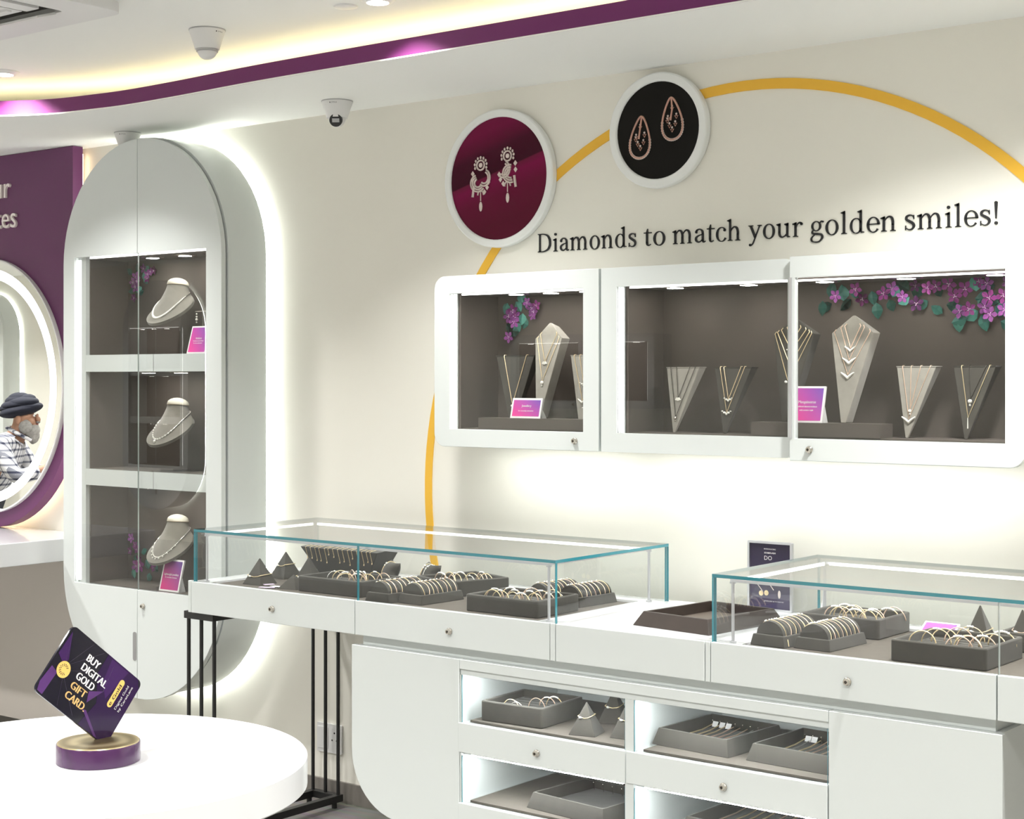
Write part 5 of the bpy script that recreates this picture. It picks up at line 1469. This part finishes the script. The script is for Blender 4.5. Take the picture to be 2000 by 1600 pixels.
def chain_pad(label, cx, cy, z, w_, d, h, rz, n, clabel, grp, flare=.014, tags=0):
    """shallow flared tray with a row of pins at the back and chains stretched to the front"""
    fx = slope_tray(label, cx, cy, z, w_, d, h, rz, m=SUEDE_D, flare=flare, rim=.006, name='chain_tray', pad=SUEDE_D)
    t = [o for o in C.objects if o.get('label') == label][0]
    g = flare + .012
    n2 = max(n, 7)
    for i in range(n2):
        u = -w_/2 + g + .012 + (w_-2*g-.024)*i/(n2-1)
        b = NB(); tube(b, [(u, d/2-g-.014, .012), (u, d/2-g-.018, h*.72)], .0009, 6); ball(b, (u, d/2-g-.018, h*.74), .0022, 7); obj('pin', b, METAL, t, world=False, smooth=60)
    r_ = random.Random(int(abs(cx)*777))
    for i in range(n):
        u = -w_/2 + g + .018 + (w_-2*g-.05)*i/max(1, n-1) + r_.uniform(-.004, .004)
        p = fx(0, 0)
        o = thing('chain', clabel, 'chain', (p[0], p[1], z), rz=rz, group=grp)
        u2 = u - r_.uniform(0, .012)
        b = NB()
        for s in (-.0018, .0018): tube(b, [(u+s*.4, d/2-g-.020, h*.55), (u+s-.004, d/6, .016), (u2+s, -d/6, .0135), (u2+s, -d/2+g+.006, .0135)], .0011, 5)
        obj('links', b, (GOLD, GOLD, ROSE, SILVER)[r_.randrange(4)], o, world=False, smooth=60)
        if i < tags:
            b = NB(); hexa(b, [(u+.004, d/2-g-.034, .020), (u+.022, d/2-g-.034, .020), (u+.022, d/2-g-.026, .034), (u+.004, d/2-g-.026, .034)], [(u+.004, d/2-g-.034, .0205), (u+.022, d/2-g-.034, .0205), (u+.022, d/2-g-.026, .0345), (u+.004, d/2-g-.026, .0345)])
            obj('tag', b, WHITE_INK, o, world=False)
chain_pad('left flared tray with stretched gold chains in the top right display drawer', -2.352, 3.935, DF, .258, .285, .046, R(-4), 8, 'gold chain stretched in the left tray of the top right drawer', 'chains in the left drawer tray', tags=3)
chain_pad('right flared tray with stretched gold chains in the top right display drawer', -2.050, 3.930, DF, .258, .285, .046, R(-3), 8, 'gold chain stretched in the right tray of the top right drawer', 'chains in the right drawer tray', tags=2)
chain_pad('empty flared tray with a row of pins in the lower left display drawer', -2.745, 3.905, .3378, .300, .300, .046, R(-6), 0, '', '')
chain_pad('flared chain tray seen at the bottom edge in the lower right display drawer', -2.225, 3.985, .3378, .36, .34, .046, R(-3), 9, 'thin chain stretched in the tray of the lower right drawer', 'chains in the lower right drawer', tags=3)

# ------------------------------------------------------------------ round table with the gift card display
TC = (-2.985, 2.245); TR = .500
t = thing('round_table', 'round white table in the left foreground', 'table', (TC[0], TC[1], 0))
b = NB(); lathe(b, [(0, .680), (TR-.004, .680), (TR, .684), (TR, .747), (TR-.003, .750), (0, .750)], (*TC, 0), 96); obj('table_top', b, WHITE_TOP, t, smooth=35)
b = NB(); lathe(b, [(0, .012), (.06, .012), (.055, .03), (.042, .06), (.042, .66), (.12, .6795), (0, .6795)], (*TC, 0), 40); obj('pedestal', b, WHITE, t, smooth=35)
b = NB(); lathe(b, [(0, 0), (.27, 0), (.27, .010), (.25, .014), (0, .014)], (*TC, 0), 64); obj('foot_plate', b, WHITE, t, smooth=35)
DC = (-2.948, 2.262)
t = thing('gift_card_display', 'dark gift card standee in a gold topped purple base on the round table', 'display sign', (DC[0], DC[1], .750))
b = NB(); lathe(b, [(0, 0), (.0905, 0), (.092, .0015), (.092, .040), (.0905, .0425), (0, .0425)], (*DC, .750), 72); obj('round_base', b, PURPLE_BASE, t, smooth=35)
def brushed():
    m = mat('brushed_gold_disc', (.52, .42, .22), .32, metal=.85)
    nt = m.node_tree
    tc = nt.nodes.new('ShaderNodeTexCoord'); wv = nt.nodes.new('ShaderNodeTexWave'); wv.wave_type = 'RINGS'; wv.rings_direction = 'SPHERICAL'
    wv.inputs['Scale'].default_value = 9; wv.inputs['Distortion'].default_value = .6
    nt.links.new(tc.outputs['Object'], wv.inputs['Vector'])
    mx = nt.nodes.new('ShaderNodeMix'); mx.data_type = 'RGBA'; mx.inputs['A'].default_value = (.62, .52, .30, 1); mx.inputs['B'].default_value = (.30, .23, .10, 1)
    nt.links.new(wv.outputs['Fac'], mx.inputs['Factor']); nt.links.new(mx.outputs['Result'], nt.nodes['Principled BSDF'].inputs['Base Color'])
    return m
b = NB(); lathe(b, [(0, .0425), (.0895, .0425), (.0885, .0445), (0, .0445)], (*DC, .750), 72); obj('gold_disc', b, brushed(), t, smooth=35)
# card plane: local u along the long side, v down the short side
al = R(-52)
camr = Vector((math.cos(R(38.16)), math.sin(R(38.16)), 0)); camf = Vector((-math.sin(R(38.16)), math.cos(R(38.16)), 0))
hx = camr*math.cos(al) - camf*math.sin(al)          # horizontal direction lying in the card
hn = Vector((hx.y, -hx.x, 0))                        # card normal on the printed side
CW, CH = .246, .165
rot = R(-39.5)
eu = hx*math.cos(rot) + Vector((0, 0, 1))*math.sin(rot)
ev = hx*math.sin(rot) - Vector((0, 0, 1))*math.cos(rot)
cc = Vector((-2.963, 2.248, .9165))
def cmap(u, v, w_): return cc + eu*(u - CW/2) + ev*(v - CH/2) + hn*w_
def clip_base(pts, zmin):
    out = []
    for i in range(len(pts)):
        a, c_ = pts[i-1], pts[i]
        za, zb = cmap(*a, 0).z - zmin, cmap(*c_, 0).z - zmin
        if za*zb < 0:
            k = za/(za-zb); out.append((a[0]+k*(c_[0]-a[0]), a[1]+k*(c_[1]-a[1])))
        if zb >= 0: out.append(c_)
    return out
outl = clip_base(rrect(0, CW, 0, CH, .014, 6), .7947)
b = NB(); prism(b, outl, [], -.003, .0025, mp=cmap); card = obj('card', b, mat('gift_card_print', (.004, .003, .012), .10, coat=.15, spec=.3), t, smooth=30)
def flatpoly(b, pts, w_, mi=0):
    vs = [b.verts.new(cmap(p[0], p[1], w_)) for p in pts]; b.faces.new(vs).material_index = mi
VIO = mat('violet_facet', (.042, .010, .085), .12, spec=.3); VIO2 = mat('bright_violet_facet', (.09, .03, .15), .12, spec=.3); VIO3 = mat('plum_facet', (.020, .004, .045), .12, spec=.3); FLN = mat('pale_facet_line', (.06, .045, .08), .3)
U = lambda x, y: (x*CW, y*CH)
b = NB()
flatpoly(b, [U(.50, .0), U(.93, .0), U(.998, .1), U(.998, .9), U(.90, .99), U(.60, .99), U(.66, .62), U(.50, .30)], .0028, 2)
flatpoly(b, [U(.56, .02), U(.80, .02), U(.72, .50), U(.60, .34)], .0029, 0)
flatpoly(b, [U(.005, .86), U(.03, .60), U(.115, .63), U(.10, .98), U(.03, .97)], .0029, 1)
flatpoly(b, [U(.03, .08), U(.02, .42), U(.13, .50), U(.15, .40)], .0029, 0)
flatpoly(b, [U(.52, .56), U(.66, .44), U(.56, .70)], .0030, 1)
flatpoly(b, [U(.56, .80), U(.60, .78), U(.86, .985), U(.82, .99)], .0030, 1)
obj('facet', b, [VIO, VIO2, VIO3], card)
b = NB()
for p, q in ((U(.15, .5), U(.3, .03)), (U(.15, .5), U(.45, .03)), (U(.17, .55), U(.42, .35)), (U(.2, .62), U(.5, .95)), (U(.14, .45), U(.04, .1)), (U(.66, .44), U(.62, .1)), (U(.66, .44), U(.56, .70)), (U(.2, .65), U(.3, .97))):
    tube(b, [cmap(*p, .0028), cmap(*q, .0028)], .0003, 4)
obj('facet_line', b, FLN, card)
GI = mat('gold_ink', (.80, .52, .20), .3, metal=.2); GI2 = mat('gold_ink_yellow', (.85, .58, .16), .3, metal=.2)
def ctext(s, u, v, h, wd, m, bold=.0006):
    b = NB(); add_text(b, s, lambda a, c_, w_: cmap(a, -c_, w_), u*CW, -v*CH, h, wd, 'l', .0034, bold=bold); obj('lettering', b, m, card)
HH = .0172
ctext('BUY', .315, .262, HH, .040, WHITE_INK, .0009); ctext('DIGITAL', .315, .400, HH, .083, WHITE_INK, .0009); ctext('GOLD', .315, .538, HH, .057, WHITE_INK, .0009)
ctext('GIFT', .315, .680, HH, .048, GI, .0009); ctext('CARD.', .315, .822, HH, .066, GI, .0009)
b = NB(); prism(b, circle(.158*CW, .55*CH, .0185, 40), [], .0028, .0036, mp=cmap); em = obj('gold_emblem', b, GI2, card)
b = NB()
for (rr, dn, n0, n1) in ((.0115, 0, 45, 315), (.0085, 12, 50, 310)):
    for k in range(12 if rr > .01 else 9):
        a = R(n0 + (n1-n0)*k/((12 if rr > .01 else 9)-1))
        prism(b, circle(.158*CW + rr*math.cos(a), .55*CH + rr*math.sin(a), .0012, 8), [], .0037, .0040, mp=cmap)
obj('emblem_dots', b, BLACK_INK, em)
b = NB(); prism(b, rrect(.795*CW-.0075, .795*CW+.0075, .145*CH, .56*CH, .0074, 6), [], .0028, .0034, mp=cmap); pl = obj('gold_pill', b, GI2, card)
def vtext(s, u, v, h, wd, m, bold=.0003, par=None):
    b = NB(); add_text(b, s, lambda a, c_, w_: cmap(u*CW + c_, v*CH - a, w_), 0, 0, h, wd, 'l', .0038, bold=bold); obj('lettering', b, m, par or card)
# reading upwards along the short side
def vtext2(s, u, v, h, wd, m, bold=.0003, par=None):
    b = NB(); add_text(b, s, lambda a, c_, w_: cmap(u*CW - c_, v*CH - a, w_), 0, 0, h, wd, 'l', .0038, bold=bold); obj('lettering', b, m, par or card)
vtext2('Gold', .812, .44, .0085, .036, BLACK_INK, par=pl); vtext2('e', .81, .53, .0095, .008, BLACK_INK, par=pl)
vtext2('Digital Gold', .885, .53, .0062, .060, WHITE_INK, .0001); vtext2('by CaratLane', .930, .53, .0062, .064, WHITE_INK, .0001)
# ------------------------------------------------------------------ purple mirror panel and console shelf on the left
MCX, MCZ, MR = -6.430, 1.568, .576
t = thing('mirror_panel', 'purple wall panel with a rounded bottom behind the round lit mirror', 'wall panel', (MCX, WY, .925))
pr = .624
outl = [(MCX-pr, 2.606)] + [(MCX + pr*math.cos(R(180 + 180*i/40)), 1.549 + pr*math.sin(R(180 + 180*i/40))) for i in range(41)] + [(MCX+pr, 2.606)]
b = NB(); prism(b, outl, [], 4.320, 4.372); obj('board', b, PURPLE_PANEL, t, smooth=30)
b = NB(); prism(b, [(MCX-.45, 2.5), (MCX-.45, 1.2), (MCX+.45, 1.2), (MCX+.45, 2.5)], [], 4.3725, WY-.001); obj('standoff', b, BLACK, t)
b = NB(); ins = [(MCX + (x-MCX)*.955, 1.549 + (z-1.549)*(.955 if z < 1.6 else 1)) for x, z in outl[1:-1]]
tube(b, [(ins[0][0], 4.39, 2.58)] + [(x, 4.39, z) for x, z in ins] + [(ins[-1][0], 4.39, 2.58)], .005, 6); obj('back_light', b, LED_WARM, t)
def solid_text(s, xr, z0, h, parent, m):
    b = NB(); add_text(b, s, lambda u, v, w_: (u, 4.320 - w_, v), xr, z0, h, None, 'r', .011, bold=0)
    bmesh.ops.remove_doubles(b, verts=b.verts[:], dist=1e-6)
    ex = bmesh.ops.extrude_face_region(b, geom=b.faces[:])
    for v in ex['geom']:
        if isinstance(v, bmesh.types.BMVert): v.co.y = 4.3198
    obj('raised_letters', b, m, parent)
solid_text('ur', -6.249, 2.414, .100, t, CREAM_LETTER)
solid_text('tes', -6.203, 2.278, .100, t, CREAM_LETTER)
t = thing('round_mirror', 'round mirror with a glowing ring reflecting a man in a dark turban', 'mirror', (MCX, 4.32, MCZ - MR))
b = NB(); prism(b, circle(MCX, MCZ, MR, 120), [], 4.302, 4.3195); obj('mirror_body', b, GREY_PL, t, smooth=30)
b = NB(); prism(b, circle(MCX, MCZ, MR-.004, 120), [], 4.3014, 4.3019); obj('mirror_glass', b, MIRROR, t)
b = NB(); prism(b, circle(MCX, MCZ, .534, 120), [circle(MCX, MCZ, .490, 120)], 4.3006, 4.3012); obj('light_ring', b, LED_RING, t)
b = NB(); prism(b, circle(MCX, MCZ, MR+.003, 120), [circle(MCX, MCZ, MR-.004, 120)], 4.300, 4.3195); obj('polished_rim', b, PLASTIC, t, smooth=30)
t = thing('console_shelf', 'white console shelf under the purple panel at the left edge', 'shelf', (-6.6, WY, .828))
b = NB(); box(b, -7.4, -5.722, 3.62, WY-.001, .828, .924); obj('shelf_slab', b, WHITE_TOP, t, bevel=.003)
b = NB(); box(b, -7.35, -5.80, 4.33, WY-.001, .0765, .8275); obj('under_shelf_panel', b, mat('taupe_panel', (.60, .555, .51), .5), t)  # taupe sheet over the wall below the shelf slab

# ------------------------------------------------------------------ showcases on the opposite wall (seen mirrored in glass)
D = dup(tall, (-15.9, Y0, 0), (0, 0, PI), 'white pill shaped showcase on the opposite wall, seen only in the round mirror', 'showcases on the opposite wall')
D = dup(tall, (-12.5, Y0, 0), (0, 0, PI), 'white pill shaped showcase on the opposite wall, reflected in the tall showcase glass', 'showcases on the opposite wall')
D = dup(rcase, (-7.4, Y0, CZ0), (0, 0, PI), 'long white showcase on the opposite wall, faintly reflected in the display glass')
b = NB(); box(b, -10.5, -5.2, Y0+.001, Y0+.5, 0, .9); lone('counter', b, WHITE, 'white counter along the opposite wall, seen only as a faint reflection', 'counter', (-7.85, Y0+.25, 0))

# ------------------------------------------------------------------ the man reflected in the mirror
MAN = Vector((-8.99, 2.30, 0)); FW = Vector((.786, -.618, 0)); SD = Vector((.618, .786, 0))
def ml(f, s, z): return MAN + FW*f + SD*s + Vector((0, 0, z))
t = thing('person', 'man in a dark turban and checked shirt leaning forward, seen in the round mirror', 'person', tuple(MAN))
def skin_mesh(name, verts, edges, m, lv=1):
    me = bpy.data.meshes.new(name)
    me.from_pydata([tuple(ml(*v[:3]) - MAN) for v in verts], edges, [])
    o = bpy.data.objects.new(name, me); C.objects.link(o); o.parent = t
    sk = o.modifiers.new('skin', 'SKIN'); sk.use_smooth_shade = True
    if not me.skin_vertices: 
        bpy.context.view_layer.objects.active = o
    lay = me.skin_vertices[0] if me.skin_vertices else me.attributes.new('skin', 'FLOAT2', 'POINT')
    for i, v in enumerate(verts):
        me.skin_vertices[0].data[i].radius = (v[3], v[4] if len(v) > 4 else v[3])
    me.skin_vertices[0].data[0].use_root = True
    s = o.modifiers.new('sub', 'SUBSURF'); s.levels = lv; s.render_levels = lv
    me.materials.append(m)
    # bake the modifiers so that the figure is a plain mesh
    dg = bpy.context.evaluated_depsgraph_get()
    nm = bpy.data.meshes.new_from_object(o.evaluated_get(dg))
    nm.shade_smooth(); nm.name = name
    o.modifiers.clear(); o.data = nm
    return o
SKIN = mat('warm_skin', (.42, .23, .15), .55)
vb = [(-.30, 0, .88, .12, .15), (-.20, 0, 1.02, .11, .14), (-.10, 0, 1.15, .11, .15), (-.045, 0, 1.225, .058), (-.01, 0, 1.29, .066), (.01, 0, 1.36, .085, .078), (0, 0, 1.42, .07, .065)]
eb = [(0, 1), (1, 2), (2, 3), (3, 4), (4, 5), (5, 6)]
def add(v, p): vb.append(v); eb.append((p, len(vb)-1)); return len(vb)-1
for s in (-1, 1):
    i = add((-.11, s*.17, 1.165, .052), 2); i = add((.02, s*.22, .97, .040), i); i = add((.21, s*.15, 1.03, .030), i); i = add((.26, s*.13, 1.045, .028, .018), i)
    th_ = add((.275, s*.10, 1.055, .010), i); add((.295, s*.09, 1.06, .008), th_)
    for k in range(4):
        j = add((.31, s*(.115 + .013*k), 1.045 - .012*k, .0085), i); add((.345 - .006*abs(k-1.5), s*(.113 + .014*k), 1.032 - .014*k, .0075), j)
    i = add((-.29, s*.09, .80, .085), 0); i = add((-.22, s*.10, .46, .055), i); i = add((-.27, s*.10, .09, .038), i); i = add((-.24, s*.10, .035, .035), i); add((-.12, s*.105, .028, .03), i)
skin_mesh('body', vb, eb, SKIN, 1)
vs_ = [(-.29, 0, .86, .145, .17), (-.20, 0, 1.02, .135, .165), (-.10, 0, 1.15, .13, .17), (-.045, 0, 1.215, .075, .082)]
es_ = [(0, 1), (1, 2), (2, 3)]
for s in (-1, 1):
    n0 = len(vs_); vs_ += [(-.11, s*.17, 1.165, .075), (.02, s*.22, .965, .06), (.17, s*.165, 1.015, .046)]; es_ += [(2, n0), (n0, n0+1), (n0+1, n0+2)]
sh = skin_mesh('shirt', vs_, es_, PLAID, 2)
b = NB()
for s in (-1, 1): tube(b, [ml(-.10, s*.03, 1.285), ml(-.02, s*.075, 1.25), ml(.06, s*.03, 1.20)], [.012, .014, .012], 8)
obj('collar', b, PLAID, t, smooth=60)
vt = [(-.30, 0, .86, .13, .165)]; et = []
for s in (-1, 1):
    n0 = len(vt); vt += [(-.29, s*.09, .78, .10), (-.22, s*.10, .46, .075), (-.27, s*.10, .10, .062)]; et += [(0, n0), (n0, n0+1), (n0+1, n0+2)]
skin_mesh('trousers', vt, et, mat('dark_trousers', (.02, .022, .03), .8), 1)
for s in (-1, 1):
    b = NB(); ball(b, ml(-.19, s*.10, .04), .05, 12, (1, 1, .8))
    for v in b.verts:
        d_ = v.co - ml(-.19, s*.10, .04); v.co = ml(-.19, s*.10, .04) + FW*d_.dot(FW)*2.3 + SD*d_.dot(SD) + Vector((0, 0, d_.z))
    obj('shoe', b, BLACK, t, smooth=60)
def eball(b, f, s, z, rf, rs, rz, tilt=0, n=20):
    g = bmesh.ops.create_uvsphere(b, u_segments=n, v_segments=n-4, radius=1)
    for v in g['verts']:
        x, y, zz = v.co.x*rf, v.co.y*rs, v.co.z*rz
        x, zz = x*math.cos(tilt) - zz*math.sin(tilt), x*math.sin(tilt) + zz*math.cos(tilt)
        v.co = ml(f + x, s + y, z + zz)
b = NB()
eball(b, .095, 0, 1.335, .017, .013, .020); eball(b, .088, 0, 1.352, .010, .010, .022, -.25)      # nose
eball(b, .065, 0, 1.300, .028, .035, .028)
for s in (-1, 1): eball(b, -.01, s*.078, 1.340, .018, .010, .030); eball(b, .055, s*.035, 1.325, .03, .022, .028)
obj('face', b, SKIN, t, smooth=60)
b = NB(); eball(b, .090, 0, 1.305, .008, .022, .005); obj('mouth', b, mat('lips', (.35, .12, .10), .5), t, smooth=60)
for s in (-1, 1):
    b = NB(); eball(b, .080, s*.032, 1.362, .008, .012, .008, n=12); e_ = obj('eye', b, WHITE_INK, t, smooth=60)
    b = NB(); eball(b, .087, s*.032, 1.362, .003, .005, .005, n=10); obj('iris', b, BLACK, e_, smooth=60)
b = NB(); eball(b, .055, 0, 1.262, .050, .055, .055, -.5); eball(b, .070, 0, 1.225, .032, .035, .05, -.3); eball(b, .03, .055, 1.29, .045, .02, .045); eball(b, .03, -.055, 1.29, .045, .02, .045); eball(b, .097, 0, 1.318, .010, .028, .007)
for v in b.verts: v.co += Vector((random.uniform(-1, 1), random.uniform(-1, 1), random.uniform(-1, 1)))*.0025
obj('beard', b, mat('grey_beard', (.50, .49, .47), .9, noise=(60, (.20, .19, .18))), t, smooth=80)
b = NB()
for k in range(7):
    a = k/6
    eball(b, -.02 + .018*math.sin(k*2), .012*math.cos(k*1.7), 1.392 + .013*k, .132 - .010*k*a, .112 - .007*k*a, .043, .20 - .05*k*.5, n=24)
eball(b, .0, 0, 1.450, .085, .075, .045, .35)
obj('turban', b, mat('navy_turban_cloth', (.008, .010, .022), .85, bump=(60, .4)), t, smooth=50)
#NEXT#
